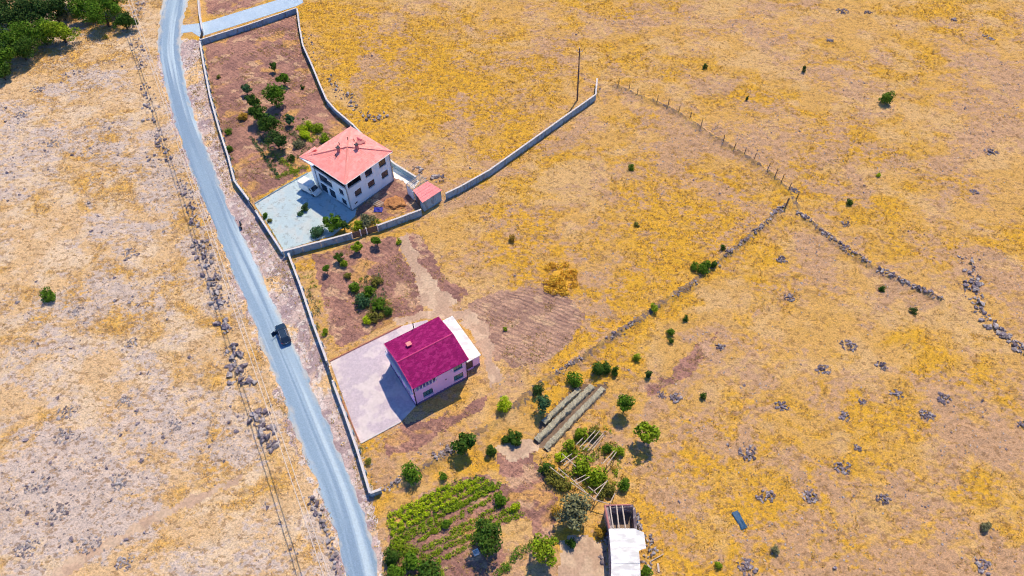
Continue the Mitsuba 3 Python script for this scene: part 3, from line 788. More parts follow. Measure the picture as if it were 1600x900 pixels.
scene[sk + '__panel'] = mikit.ply(fr(trimesh.Trimesh(*[(lambda m: (m.vertices, m.faces))(tm(m3.Manifold.cube((1.4, 1.1, 0.1), True).rotate((0, 8, 0)).translate((7.9, 4.6, on_roof(7.9, 4.6) + 0.22))))][0], process=False)), 'rust_red')
scene[sk + '__tank'] = mikit.ply(fr(tm(m3.Manifold.cylinder(1.1, 0.2, 0.2, 14).rotate((90, 0, 0)).translate((8.3, 5.9, on_roof(8.2, 5.4) + 0.36)))), 'pink_sheet', smooth=30)

# --- the pink house
house = thing('pink_house', 'pink house with magenta shingle gable roof in the lilac paved yard', 'house')
fr = Frame((-13.35, 45.9), (0.84, 0.54))
LU, LV, ZE = 8.4, 7.9, 5.3
right_openings = [(1.35, 2.85, 0.95, 2.3), (6.2, 7.7, 0.85, 2.2), (6.3, 7.7, 3.3, 4.55)]
body = bx(0, LU, 0, LV, -0.4, ZE)
for a, b, z0, z1 in right_openings:
    body -= bx(a, b, -1, D, z0, z1)
body -= bx(-1, D, 1.3, 2.7, 1.05, 2.1)
body -= bx(-1, 2.2, 3.9, 7.6, 0.25, 2.5)
body -= bx(-1, 1.7, 0.3, 7.6, 3.3, 5.15)
body -= bx(0.35, 3.6, -1, 1.7, 3.45, 5.15)
body += m3.Manifold.batch_hull([bx(LU - 0.2, LU, 0, LV, ZE - 0.2, ZE), bx(LU - 0.2, LU, 3.6, 3.8, 6.2, 6.25)])
part(house, 'wall', fr(body), 'pink_plaster')
part(house, 'shade_lining', fr(cat([bx(1.60, 1.69, 0.32, 7.58, 3.32, 5.1), bx(0.37, 3.58, 1.60, 1.695, 3.47, 5.1), bx(3.5, 3.59, 0.05, 1.6, 3.47, 5.05), bx(0.03, 1.6, 0.32, 7.58, 5.05, 5.13), bx(1.6, 3.5, 0.03, 1.6, 5.05, 5.13), bx(2.10, 2.19, 3.92, 7.58, 0.27, 2.48), bx(0.03, 2.1, 3.92, 7.58, 2.4, 2.48), bx(0.05, 2.1, 3.92, 4.0, 0.27, 2.4)])), 'recess_shade', text='added dark faces in the balcony and porch, coloured as their shade')  # extra faces in the pink recesses, shade painted by their near-black colour
part(house, 'plinth', fr(bx(-0.05, LU + 0.05, -0.05, LV, -0.5, 0.42) - bx(0.02, LU - 0.02, 0.02, LV + 1, -1, 1) - bx(-1, 1, 3.9, 7.6, 0.25, 1)), 'plinth_mat')
for a, b, z0, z1 in right_openings:
    window(house, fr, 'u', a, b, z0, z1, pane='glass_blue', frame='dark_metal', bars=2)
window(house, fr, 'v', 1.3, 2.7, 1.05, 2.1, pane='glass_blue', frame='dark_metal')
for a0, a1, x, z0, z1 in ((4.6, 5.6, 2.07, 0.27, 2.3), (2.0, 3.0, 1.57, 3.33, 5.0), (5.4, 6.4, 1.57, 3.33, 5.0)):
    key = numbered(house + '__door')
    scene[key + '__frame'] = mikit.ply(fr(bx(x - 0.06, x + 0.02, a0, a1, z0, z1) - bx(x - 1, x + 1, a0 + 0.09, a1 - 0.09, z0 + 0.02, z1 - 0.09)), 'white_paint')
    scene[key + '__leaf'] = mikit.ply(fr(bx(x - 0.03, x - 0.005, a0 + 0.08, a1 - 0.08, z0 + 0.01, z1 - 0.08)), 'old_wood')
part(house, 'balcony_slab', fr(cat([bx(-0.35, 0.02, 3.7, LV + 0.1, 3.12, 3.3), bx(-0.25, 0.02, 0.0, 3.7, 3.14, 3.28)])), 'white_plaster')
rail = numbered(house + '__balcony_railing')
scene[rail + '__handrail'] = mikit.ply(fr(cat([bx(-0.3, -0.23, 0.0, LV, 4.12, 4.19), bx(0.35, 3.6, 0.02, 0.09, 4.32, 4.40)])), 'white_paint')
for k in range(7):
    x = 0.5 + k * 0.5
    scene[numbered(rail + '__baluster')] = mikit.ply(fr(tm(m3.Manifold.cylinder(0.88, 0.075, 0.05, 8).translate((x, 0.055, 3.45)))), 'white_paint', smooth=30)
for k in range(14):
    v = 0.1 + k * 0.6
    scene[numbered(rail + '__baluster')] = mikit.ply(fr(bx(-0.285, -0.245, v - 0.02, v + 0.02, 3.29, 4.13)), 'white_paint')
part(house, 'downpipe', fr(tube([(0.12, -0.09, 0), (0.12, -0.09, 5.3)], 0.07)), 'dark_metal')
part(house, 'downpipe', fr(tube([(LU - 0.1, -0.09, 0), (LU - 0.1, -0.09, 5.3)], 0.07)), 'dark_metal')
part(house, 'wall_lamp', fr(rbox(4.9, 5.05, -0.12, 0.02, 2.55, 2.75, 0.03)), 'dark_metal')
u0, u1, v0, v1, ze, zr, vr = -0.1, 8.5, -0.55, 8.05, 5.42, 6.42, 3.7
E0, E1, E2, E3 = np.array([u0, v0, ze]), np.array([u1, v0, ze]), np.array([u1, v1, ze]), np.array([u0, v1, ze])
R0, R1 = np.array([u0, vr, zr]), np.array([u1, vr, zr])
roof = numbered(house + '__roof')
faces = [roof_face(E0, E1, R1, R0, 0.3, 0.016), roof_face(E2, E3, R0, R1, 0.3, 0.016)]
scene[roof] = mikit.ply(fr(cat([m for m, _ in faces])), 'shingle_mat', uv=np.vstack([q for _, q in faces]))
label(roof, 'mottled magenta shingle gable roof')
part(house, 'roof_deck', fr(m3.Manifold.batch_hull([bx(u0, u1, v0, v0 + 0.02, ze - 0.10, ze - 0.005), bx(u0, u1, vr - 0.01, vr + 0.01, zr - 0.12, zr - 0.008)]) + m3.Manifold.batch_hull([bx(u0, u1, v1 - 0.02, v1, ze - 0.10, ze - 0.005), bx(u0, u1, vr - 0.01, vr + 0.01, zr - 0.12, zr - 0.008)])), 'plinth_mat')
part(house, 'ridge_cap', fr(tube([R0 + [0, 0, 0.02], R1 + [0, 0, 0.02]], 0.12, 8)), 'ridge_cap_mat', smooth=40)
part(house, 'verge_trim', fr(cat([tube([E0, R0, E3], 0.05), tube([E1, R1, E2], 0.05)])), 'ridge_cap_mat')
zc = ze + (zr - ze) * (v1 - 5.5) / (v1 - vr)
ch = part(house, 'chimney', fr(bx(2.3, 2.85, 5.25, 5.75, zc - 0.4, zc + 0.42)), 'ridge_cap_mat')
scene[ch + '__cap'] = mikit.ply(fr(bx(2.22, 2.93, 5.17, 5.83, zc + 0.42, zc + 0.50)), 'pink_sheet')
part(house, 'flue_pipe', fr(tube([(4.6, 8.15, 3.4), (4.6, 8.15, 6.6)], 0.07)), 'dark_metal')
an = thing('flat_roofed_annex', 'pink annex with white flat roof against the right side of the pink house', 'annex')
au0, au1, av0, av1 = 8.48, 11.05, 0.9, 8.9
part(an, 'wall', fr(bx(au0, au1 - 0.1, av0 + 0.1, av1, -0.4, 2.42) - bx(8.9, 9.9, -1, av0 + 0.35, 0.05, 2.1)), 'pink_plaster')
part(an, 'door', fr(bx(8.92, 9.88, av0 + 0.28, av0 + 0.33, 0.05, 2.08)), 'old_wood')
part(an, 'roof', fr(bx(au0 + 0.01, au1 + 0.1, av0 - 0.1, av1 + 0.1, 2.425, 2.6)), 'white_sheet')
part(an, 'plinth', fr(bx(9.95, au1 - 0.06, av0 + 0.05, av1, -0.4, 0.35) - bx(0, au1 - 0.12, av0 + 0.12, 20, -1, 1)), 'plinth_mat')

# --- lean-to with pink sheet roof and slatted pergola
t = thing('lean_to', 'small lean-to shed with pink sheet roof at the end of the long wall', 'shed')
q = [(-17.20,86.53), (-14.83,88.80), (-12.10,86.53), (-15.28,83.38)]
part(t, 'wall', slab(Polygon(q).buffer(-0.18, join_style=2), -0.4, 2.42), 'wall_mat')
pw = [np.array(x) for x in ((-18.48,88.03), (-17.22,86.42))]
fw = Frame(pw[0], pw[1] - pw[0])
part(t, 'wall', fw(bx(0, float(np.hypot(*(pw[1] - pw[0]))) - 0.1, 0.02, 0.2, -0.4, 2.1)), 'white_plaster')
n_ = 6
for k in range(n_):
    a, b = k / n_, (k + 1) / n_
    A, B, Cc, Dd = (np.array(x) for x in q)
    strip = [A + (Dd - A) * a, B + (Cc - B) * a, B + (Cc - B) * (b - 0.012), A + (Dd - A) * (b - 0.012)]
    part(t, 'roof_sheet', slab(Polygon(strip), 2.43 + 0.012 * (k % 2), 2.475 + 0.012 * (k % 2)), 'pink_sheet')
part(t, 'door', slab(Polygon([(np.array(q[0]) * (1 - s) + np.array(q[3]) * s + np.array(o)) for s, o in ((.3, (0.05, 0.05)), (.3, (0.14, 0.14)), (.6, (0.14, 0.14)), (.6, (0.05, 0.05)))]).convex_hull, 0, 2.0), 'old_wood')
t = thing('pergola', 'slatted pergola between the pink sheet roof and the wall behind', 'pergola')
q = [np.array(x) for x in ((-18.50,88.19), (-16.48,90.84), (-14.98,89.01), (-17.25,86.74))]
for c in q:
    part(t, 'post', box(c[0] - 0.06, c[0] + 0.06, c[1] - 0.06, c[1] + 0.06, -0.3, 2.2), 'pale_wood')
part(t, 'beam', cat([tube([(*q[0], 2.22), (*q[3], 2.22)], 0.06), tube([(*q[1], 2.22), (*q[2], 2.22)], 0.06)]), 'pale_wood')
for k in range(7):
    a = (k + 0.2) / 6.6
    x, y = q[0] + (q[3] - q[0]) * a, q[1] + (q[2] - q[1]) * a
    part(t, 'slat', tube([(*(x + (x - y) * .06), 2.32), (*(y + (y - x) * .06), 2.32)], 0.085, 4), 'pale_wood' if k % 3 else 'grey_metal')

# --- ruined shed at the bottom edge
t = thing('old_shed', 'old shed with white sheet roof and an open rafter bay at its far end', 'shed')
zr = 2.7
roofs = [[(11.54,27.95), (14.60,27.95), (15.69,27.49), (15.73,25.63), (15.15,25.48), (14.83,25.33), (11.53,25.33)], [(11.53,25.39), (14.83,25.39), (14.81,23.94), (11.48,23.94)], [(11.49,24.03), (14.83,24.03), (14.51,20.14), (11.07,20.14)]]
for k, r in enumerate(roofs):
    sh = slab(Polygon(r), zr + (0.06 if k == 1 else 0.0), zr + (0.10 if k == 1 else 0.04))
    sh = sh.subdivide_to_size(0.35)
    sh.vertices[:, 2] += 0.10 * (np_fbm(sh.vertices[:, 0] / 1.2, sh.vertices[:, 1] / 1.2, 2.0, 2) - 0.5)
    part(t, 'roof_sheet', sh, 'white_sheet', smooth=25)
lw = [(11.41,30.66), (11.71,27.86), (11.24,20.19)]
for a, b in zip(lw, lw[1:]):
    f2 = Frame(a, (b[0] - a[0], b[1] - a[1]))
    part(t, 'wall', f2(bx(0, math.hypot(b[0] - a[0], b[1] - a[1]) - 0.01, 0, 0.3, -0.3, 2.64)), 'stone_mat')
part(t, 'wall_plate', cat([tube([(*(11.32,30.75), 2.72), (*(11.62,27.95), 2.72)], 0.13, 5), tube([(*(11.32,30.75), 2.72), (*(14.45,30.83), 2.72)], 0.10, 5)]), 'rust_red')
for pa, pb in (((11.94,30.67), (12.08,28.02)), ((12.73,30.75), (12.77,28.02)), ((13.43,30.75), (13.54,28.02))):
    part(t, 'rafter', tube([(*pa, 2.76), (*pb, 2.80)], 0.085, 6), 'pale_wood')
f2 = Frame((11.43,30.82), np.array((14.57,30.90)) - np.array((11.43,30.82)))
part(t, 'wall', f2(bx(0.3, 3.4, -0.3, 0, -0.3, 2.6)), 'stone_mat')
pa, pb = (15.25,30.66), (14.71,20.61)
f2 = Frame(pb, (pa[0] - pb[0], pa[1] - pb[1]))
part(t, 'wall', f2(bx(0, math.hypot(pa[0] - pb[0], pa[1] - pb[1]), 0, 0.35, -0.3, 1.6)), 'stone_mat')
part(t, 'floor', slab(Polygon([(11.76,31.60), (15.01,31.77), (15.16,28.87), (12.24,28.87)]), -0.2, 0.16), 'interior_floor')

# ---------------------------------------------------------------- vehicles
def tr(m, x=0, y=0, z=0):
    return m.translate((x, y, z))


def wheel(key, fr, x, y, r, w):
    k = numbered(f'{key}__wheel')
    tyre = m3.Manifold.cylinder(w, r, r, 22, True).rotate((90, 0, 0)).translate((x, y, r)) - m3.Manifold.cylinder(w * 2, r * 0.62, r * 0.62, 18, True).rotate((90, 0, 0)).translate((x, y, r))
    scene[k + '__tyre'] = mikit.ply(fr(tyre), 'black_rubber', smooth=30)
    scene[k + '__rim'] = mikit.ply(fr(m3.Manifold.cylinder(w * 0.8, r * 0.6, r * 0.6, 18, True).rotate((90, 0, 0)).translate((x, y, r))), 'grey_metal', smooth=30)


def hull_of(spec, r):
    return m3.Manifold.batch_hull([m3.Manifold.sphere(r, 10).translate(q) for q in spec])


def sym(pts):
    return [(x, s * y, z) for x, y, z in pts for s in (-1, 1)]


car = thing('car', 'dark blue estate car stopped on the road with its front left door open', 'car')
fo, ft = np.array((-33.48,56.19)), np.array((-34.90,58.85))
ctr = np.array((-34.13,57.61))
fr = Frame(ctr, ft - fo, z=0.09)
fr.M[:3, :3] = np.column_stack([fr.u, fr.v, [0, 0, 1]]) * 0.86
low = hull_of(sym([(2.1, 0.62, 0.5), (2.0, 0.75, 0.72), (1.15, 0.84, 0.92), (-2.12, 0.78, 0.95), (-2.18, 0.74, 0.5), (2.05, 0.7, 0.36), (-2.15, 0.74, 0.36), (0, 0.84, 0.45)]), 0.07)
for x in (1.32, -1.32):
    low -= m3.Manifold.cylinder(4, 0.37, 0.37, 24, True).rotate((90, 0, 0)).translate((x, 0, 0.33)) - bx(-3, 3, -0.6, 0.6, -1, 2)
hood = hull_of(sym([(2.0, 0.66, 0.82), (0.95, 0.74, 1.0), (1.9, 0.5, 0.9)]), 0.05)
cabin = hull_of(sym([(0.95, 0.74, 0.95), (0.25, 0.58, 1.5), (-1.55, 0.58, 1.5), (-2.1, 0.7, 0.98)]), 0.06)
part(car, 'body', fr(low + hood + cabin), 'car_paint', smooth=35)
part(car, 'roof', fr(hull_of(sym([(0.15, 0.54, 1.545), (-1.5, 0.54, 1.545)]), 0.03)), 'car_paint', smooth=35)
part(car, 'windscreen', fr(hull_of(sym([(0.92, 0.66, 1.02), (0.33, 0.54, 1.49)]), 0.05).translate((0.055, 0, 0.02))), 'glass_dark', smooth=35)
part(car, 'rear_window', fr(hull_of(sym([(-2.06, 0.6, 1.08), (-1.66, 0.5, 1.5)]), 0.05).translate((-0.05, 0, 0.015))), 'glass_dark', smooth=35)
for s in (-1, 1):
    part(car, 'side_window', fr(hull_of([(0.62, s * 0.73, 1.04), (0.2, s * 0.61, 1.42), (-1.45, s * 0.61, 1.42), (-1.75, s * 0.72, 1.05)], 0.03).translate((0, s * 0.05, 0))), 'glass_dark', smooth=35)
    part(car, 'roof_rail', fr(tube([(0.05, s * 0.55, 1.6), (-0.2, s * 0.56, 1.66), (-1.3, s * 0.56, 1.66), (-1.55, s * 0.55, 1.6)], 0.035)), 'chrome', smooth=40)
    part(car, 'headlight', fr(hull_of([(2.07, s * 0.62, 0.70), (1.82, s * 0.76, 0.78), (2.05, s * 0.4, 0.73)], 0.06)), 'clear_lamp', smooth=40)
    part(car, 'tail_light', fr(hull_of([(-2.2, s * 0.68, 0.9), (-2.16, s * 0.74, 1.05), (-2.05, s * 0.8, 0.92)], 0.05)), 'red_lamp', smooth=40)
    mr = part(car, 'wing_mirror', fr(hull_of([(0.78, s * 0.92, 1.03), (0.74, s * 1.04, 1.06)], 0.07)), 'car_paint', smooth=40)
    for x in (1.32, -1.32):
        wheel(car, fr, x, s * 0.76, 0.33, 0.22)
door = (hull_of([(0, 0, 0.4), (0, 0, 0.95), (1.02, 0, 0.95), (1.02, 0, 0.4)], 0.05) + hull_of([(0.1, 0, 0.95), (0.42, -0.05, 1.42), (1.0, -0.05, 1.42), (1.02, 0, 0.95)], 0.03)).rotate((0, 0, 118)).translate((0.75, 0.86, 0))
part(car, 'open_door', fr(door), 'car_paint', smooth=35, text='front left door standing wide open')
part(car, 'number_plate', fr(bx(-2.27, -2.25, -0.26, 0.26, 0.6, 0.71)), 'white_paint')

van = thing('van', 'small white box van parked nose towards the white house', 'van')
fr = Frame((-35.79,88.77), np.array((-34.28,87.67)) - np.array((-37.67,89.97)), z=0.06)
part(van, 'cargo_box', fr(rbox(-2.0, 0.55, -0.86, 0.86, 0.45, 2.05, 0.07)), 'van_paint', smooth=35)
body = hull_of(sym([(2.0, 0.66, 0.42), (1.95, 0.7, 0.85), (1.3, 0.74, 1.05), (0.5, 0.78, 1.1), (0.5, 0.78, 0.42)]), 0.06)
body += hull_of(sym([(1.3, 0.70, 1.05), (0.85, 0.6, 1.68), (0.5, 0.62, 1.72), (0.5, 0.72, 1.05)]), 0.05)
for x in (1.25, -1.2):
    body -= m3.Manifold.cylinder(4, 0.36, 0.36, 24, True).rotate((90, 0, 0)).translate((x, 0, 0.3)) - bx(-3, 3, -0.55, 0.55, -1, 2)
part(van, 'cab', fr(body), 'van_paint', smooth=35)
part(van, 'chassis', fr(rbox(-1.95, 1.9, -0.6, 0.6, 0.25, 0.5, 0.05)), 'black_rubber')
part(van, 'windscreen', fr(hull_of(sym([(1.32, 0.6, 1.1), (0.92, 0.52, 1.64)]), 0.04).translate((0.06, 0, 0.03))), 'glass_dark', smooth=35)
for s in (-1, 1):
    part(van, 'side_window', fr(hull_of([(1.12, s * 0.7, 1.12), (0.84, s * 0.6, 1.6), (0.6, s * 0.62, 1.6), (0.6, s * 0.71, 1.12)], 0.03).translate((0, s * 0.05, 0))), 'glass_dark', smooth=35)
    part(van, 'headlight', fr(hull_of([(2.0, s * 0.55, 0.72), (1.98, s * 0.66, 0.78)], 0.07)), 'clear_lamp', smooth=40)
    part(van, 'wing_mirror', fr(hull_of([(1.2, s * 0.86, 1.12), (1.18, s * 0.96, 1.22)], 0.06)), 'black_rubber', smooth=40)
    for x in (1.25, -1.2):
        wheel(van, fr, x, s * 0.7, 0.3, 0.2)

bike = thing('motorbike', 'small dark motorbike standing on the roadside by the gate of the concrete yard', 'motorbike')
fr = Frame((-46.08,80.16), (-0.35, 1.0), z=0.03)
for x in (0.62, -0.62):
    k = numbered(bike + '__wheel')
    a = np.linspace(0, 2 * np.pi, 25)
    scene[k] = mikit.ply(fr(tube(np.stack([x + 0.25 * np.cos(a), a * 0, 0.3 + 0.25 * np.sin(a)], 1), 0.055, 8)), 'black_rubber', smooth=True)
part(bike, 'frame', fr(cat([tube([(0.62, 0, 0.3), (0.42, 0, 0.95)], 0.045), tube([(0.45, 0, 0.85), (0.1, 0, 0.45), (-0.62, 0, 0.3)], 0.05), hull_of([(0.1, 0.08, 0.4), (-0.2, 0.1, 0.42), (0, -0.1, 0.5)], 0.1)])), 'dark_metal', smooth=40)
part(bike, 'tank', fr(hull_of([(0.32, 0.05, 0.82), (0.02, 0.05, 0.78), (0.3, -0.05, 0.82), (0, -0.05, 0.78)], 0.1)), 'car_paint', smooth=40)
part(bike, 'seat', fr(hull_of([(-0.05, 0.07, 0.78), (-0.6, 0.08, 0.84), (-0.05, -0.07, 0.78), (-0.6, -0.08, 0.84)], 0.06)), 'black_rubber', smooth=40)
part(bike, 'handlebar', fr(tube([(0.22, 0.42, 1.02), (0.4, 0.15, 1.05), (0.4, -0.15, 1.05), (0.22, -0.42, 1.02)], 0.03)), 'dark_metal', smooth=40)
for s in (-1, 1):
    part(bike, 'mirror', fr(hull_of([(0.36, s * 0.42, 1.2), (0.36, s * 0.5, 1.22)], 0.05)), 'dark_metal', smooth=40)
part(bike, 'headlamp', fr(hull_of([(0.52, 0, 0.92), (0.58, 0, 0.92)], 0.09)), 'clear_lamp', smooth=40)

# ---------------------------------------------------------------- stones
STONES, PALE = [], []
for k in range(12):
    r = np.random.default_rng(100 + k)
    p = r.normal(size=(15, 3))
    p /= np.linalg.norm(p, axis=1, keepdims=True)
    p *= r.uniform(0.75, 1.05, (15, 1)) * [1.0, r.uniform(0.6, 0.9), r.uniform(0.45, 0.75)]
    hull = trimesh.convex.convex_hull(p)
    STONES.append((hull, mikit.ply(hull, 'stone_mat')))
    PALE.append((hull, mikit.ply(hull, 'field_stone_mat')))


def stone_place(x, y, s, lift=0.25, z0=None):
    z = gz(x, y) if z0 is None else z0
    a = rng.uniform(0, 360)
    return T().translate([float(x), float(y), float(z + s * lift)]).rotate([0, 0, 1], a).rotate([1, 0, 0], float(rng.uniform(-25, 25))).scale([float(s * rng.uniform(.85, 1.2)), float(s), float(s * rng.uniform(.8, 1.15))])


def rubble(pts, n, width, smin, smax, text, cat_='wall', group='loose rubble stone walls', name='rubble_wall', gaps=0.0, pile=0.3):
    t = thing(name, text, cat_, group)
    p = np.asarray(pts, float)
    s = np.r_[0, np.cumsum(np.hypot(*np.diff(p, axis=0).T))]
    count = 0
    while count < n:
        d = rng.uniform(0, s[-1])
        if np_noise(np.array([d / 4.0]), np.array([len(pts) * 3.7]))[0] < gaps:
            continue
        i = min(np.searchsorted(s, d, 'right') - 1, len(p) - 2)
        a, b = p[i], p[i + 1]
        q = a + (b - a) * (d - s[i]) / (s[i + 1] - s[i])
        nv = np.array([-(b - a)[1], (b - a)[0]]) / np.linalg.norm(b - a)
        o = np.clip(rng.normal() * 0.5, -1.5, 1.5)
        q = q + nv * o * width * 1.15
        sz = smin + (smax - smin) * rng.uniform() ** 2.8
        put(t, 'stone', (PALE if rng.uniform() < 0.42 else STONES)[rng.integers(len(STONES))][1], stone_place(q[0], q[1], sz, 0.25 + pile * max(0, 1 - abs(o) * 1.6) * rng.uniform() / max(sz, .3)))
        count += 1
    return t


rubble([(-89.27,159.23), (-86.65,146.17), (-83.50,136.61), (-79.70,129.19), (-76.79,122.20), (-74.35,116.91), (-71.64,111.44)], 170, 1.15, 0.12, 0.55, 'rubble stone bank at the bend left of the road, nearest the trees', gaps=0.25)
rubble([(-70.98,110.22), (-67.01,101.84), (-63.10,96.37), (-60.02,91.69), (-56.64,85.77), (-54.30,81.56), (-52.49,77.54)], 170, 1.15, 0.12, 0.55, 'thin stretch of rubble bank left of the road, opposite the walled upper garden', gaps=0.28)
rubble([(-52.30,77.24), (-50.29,73.54), (-47.83,69.18), (-46.10,65.79), (-44.50,62.77)], 190, 1.2, 0.12, 0.65, 'dense dark rubble bank left of the road, opposite the gate with the white posts', gaps=0.1)
rubble([(-43.72,60.58), (-41.84,57.05), (-40.43,53.01), (-38.71,50.21), (-36.23,47.11), (-34.38,44.51), (-33.07,41.82), (-31.96,39.12)], 190, 1.25, 0.13, 0.8, 'rubble bank of big dark boulders left of the road, opposite the paved yard', gaps=0.25)
rubble([(-25.56,33.01), (-24.06,30.95), (-22.63,28.17), (-21.13,24.75), (-20.06,21.86)], 80, 0.6, 0.18, 0.5, 'rubble bank close against the left road edge at the bottom of the view', gaps=0.2)
rubble([(74.79,73.26), (74.30,70.11), (72.92,67.34), (70.65,65.28)], 70, 1.5, 0.13, 0.5, 'short dark rubble heap at the far right where two stone rows meet', gaps=0.0)
rubble([(74.07,68.12), (72.66,65.28), (72.03,62.40), (72.45,59.98), (73.31,58.21), (74.30,56.59), (75.95,53.67)], 170, 0.95, 0.12, 0.62, 'long row of dark boulders running off the right edge of the view', gaps=0.1)
rubble([(49.41,83.88), (51.75,79.90), (53.61,76.95), (56.28,73.54), (58.96,70.52), (61.40,68.65), (64.51,66.04), (66.84,64.27)], 290, 0.6, 0.12, 0.40, 'low straight row of small stones descending right from the end of the wire fence', gaps=0.15)
rubble([(47.27,85.14), (44.70,82.33), (42.27,79.90), (38.53,76.66), (34.66,73.26)], 150, 0.55, 0.12, 0.40, 'low row of small stones descending left from the end of the wire fence', gaps=0.15)
rubble([(33.15,71.88), (28.44,67.34), (23.94,64.27), (19.52,60.58), (15.35,57.75), (11.29,54.56), (7.39,51.71), (4.20,49.79)], 150, 0.6, 0.10, 0.32, 'faint broken line of small stones along the grassy bank above the ploughed plot', gaps=0.35)
rubble([(-38.84,124.03), (-36.86,120.19), (-33.26,116.48), (-30.71,112.27), (-27.05,108.61), (-24.64,110.63)], 110, 1.5, 0.15, 0.55, 'scatter of grey rubble outside the wall behind the white house', gaps=0.15)
rubble([(-46.84,142.10), (-44.53,134.34), (-41.96,129.43)], 30, 1.2, 0.12, 0.4, 'few loose stones outside the top of the curving wall', gaps=0.2)
rubble([(-18.27,95.14), (-16.18,94.09), (-13.98,92.71), (-12.72,91.35)], 36, 1.0, 0.2, 0.55, 'dark rubble behind the pink roofed lean-to', gaps=0.0)
rubble([(-16.79,33.85), (-15.47,34.53), (-14.36,34.96)], 40, 0.4, 0.15, 0.4, 'grey rubble continuing from the lower end of the yard wall', gaps=0.0)
rubble([(-10.47,38.13), (-8.49,39.03), (-7.51,39.76)], 50, 0.7, 0.12, 0.35, 'grey rubble strip beside the dark green tree below the pink house', gaps=0.0)
rubble([(14.84,31.30), (15.48,29.86), (15.63,28.44)], 40, 0.5, 0.18, 0.42, 'tumbled rubble wall on the right of the old shed', gaps=0.0, pile=1.4)
rubble([(16.17,28.09), (16.67,27.01), (16.32,25.50), (15.83,24.02)], 40, 0.8, 0.18, 0.45, 'rubble fallen beside the right edge of the white sheet roof', gaps=0.0, pile=0.8)
rubble([(10.72,24.75), (11.37,27.01), (11.69,28.87)], 34, 0.5, 0.15, 0.35, 'pinkish rubble along the left wall of the old shed', gaps=0.0)

HEAPS = [((44.22,72.84), 1.5, 'stone heap below the left stone row, nearest the fence end'), ((43.49,65.02), 1.5, 'stone heap between the two low stone rows'), ((30.78,55.68), 1.2, 'small stone heap right of the bare mauve strip'),
         ((49.80,55.91), 1.9, 'dark stone heap with a hollow, below the right stone row'), ((44.81,51.71), 1.8, 'flat grey stone heap left of the hollow one'), ((53.53,52.36), 1.5, 'stone heap right of the hollow one'),
         ((54.02,47.72), 1.5, 'dense dark stone heap in the middle of the right field'), ((60.32,47.00), 1.7, 'dark stone heap farthest right of the upper heaps'), ((56.96,44.32), 1.7, 'stone heap just below the farthest right one'),
         ((48.86,46.50), 0.8, 'tiny stone heap between two larger ones'), ((45.67,44.22), 1.5, 'stone heap with one white stone'), ((37.32,45.70), 1.7, 'purple grey stone heap left of the one with a white stone'),
         ((31.39,38.85), 2.1, 'large dark forked stone heap in the lower right field'), ((43.18,36.88), 1.8, 'dark stone heap right of the forked one'), ((46.13,39.58), 0.9, 'small loose stone heap above a dark one'),
         ((38.07,32.93), 1.9, 'purple grey stone heap low in the right field'), ((47.07,32.59), 1.5, 'small dark spiky stone heap low in the right field'), ((28.08,24.31), 1.9, 'grey stone heap at the bottom edge of the right field'),
         ((56.23,24.31), 1.8, 'dark stone heap at the bottom right corner'), ((32.24,33.01), 1.9, 'pale scattered stone heap left of the low purple one'), ((69.75,42.86), 1.5, 'stone heap at the right edge of the view'), ((77.31,149.52), 2.4, 'broad black rock heap at the top of the field'),
         ((83.12,148.96), 1.6, 'low black rocks just right of the broad heap'), ((70.70,137.12), 1.4, 'small black rock heap below the broad one'), ((102.02,146.17), 1.5, 'grey rock heap near the top right corner'), ((89.99,99.25), 2.1, 'flat dark rock heap at the right edge, upper field'),
         ((107.08,138.15), 1.4, 'loose rocks in the stony top right corner'), ((106.50,139.45), 1.0, 'few dark rocks in the stony top right corner'), ((22.96,47.11), 1.5, 'pinkish rubble heap with a dead branch near the tall bush'), ((21.07,47.72), 1.2, 'grey rubble heap left of the pinkish one'),
         ((56.97,80.96), 1.5, 'broken stone heap with pale stones in the upper right field'), ((50.33,89.18), 1.6, 'grey rubble beside the end of the wire fence'), ((82.38,88.69), 1.2, 'small grey rubble in the upper right field'),
         ((-60.37,41.25), 2.0, 'lilac grey rock outcrop in the left field'), ((-61.48,44.81), 2.0, 'dark cleft rock outcrop in the left field'), ((-62.84,74.24), 2.2, 'grey rock outcrop in the upper left field'), ((-66.95,62.04), 1.9, 'grey rocks below the round green bush'), ((-56.64,56.48), 1.6, 'grey white rocks in the middle of the left field'),
         ((-53.97,46.30), 1.8, 'ring of grey rocks in the left field'), ((-46.04,42.86), 1.7, 'grey rocks towards the road in the left field'), ((-58.63,26.63), 2.2, 'dark rocks near the bottom left corner'), ((-50.77,34.96), 2.2, 'dark lilac rocks in the lower left field'), ((-60.79,34.28), 2.2, 'large scatter of grey rocks at the left edge'),
         ((-56.54,30.95), 2.0, 'grey rocks above the pale trail'), ((-51.40,27.01), 2.0, 'grey rocks below the pale trail'), ((-46.32,24.75), 1.8, 'bluish rocks at the bottom edge of the left field'), ((-97.14,110.63), 2.4, 'pale grey outcrop below the trees'), ((-97.65,119.09), 2.2, 'pale grey outcrop nearest the trees'), ((-87.11,101.84), 2.0, 'pale outcrop in the top left field')]
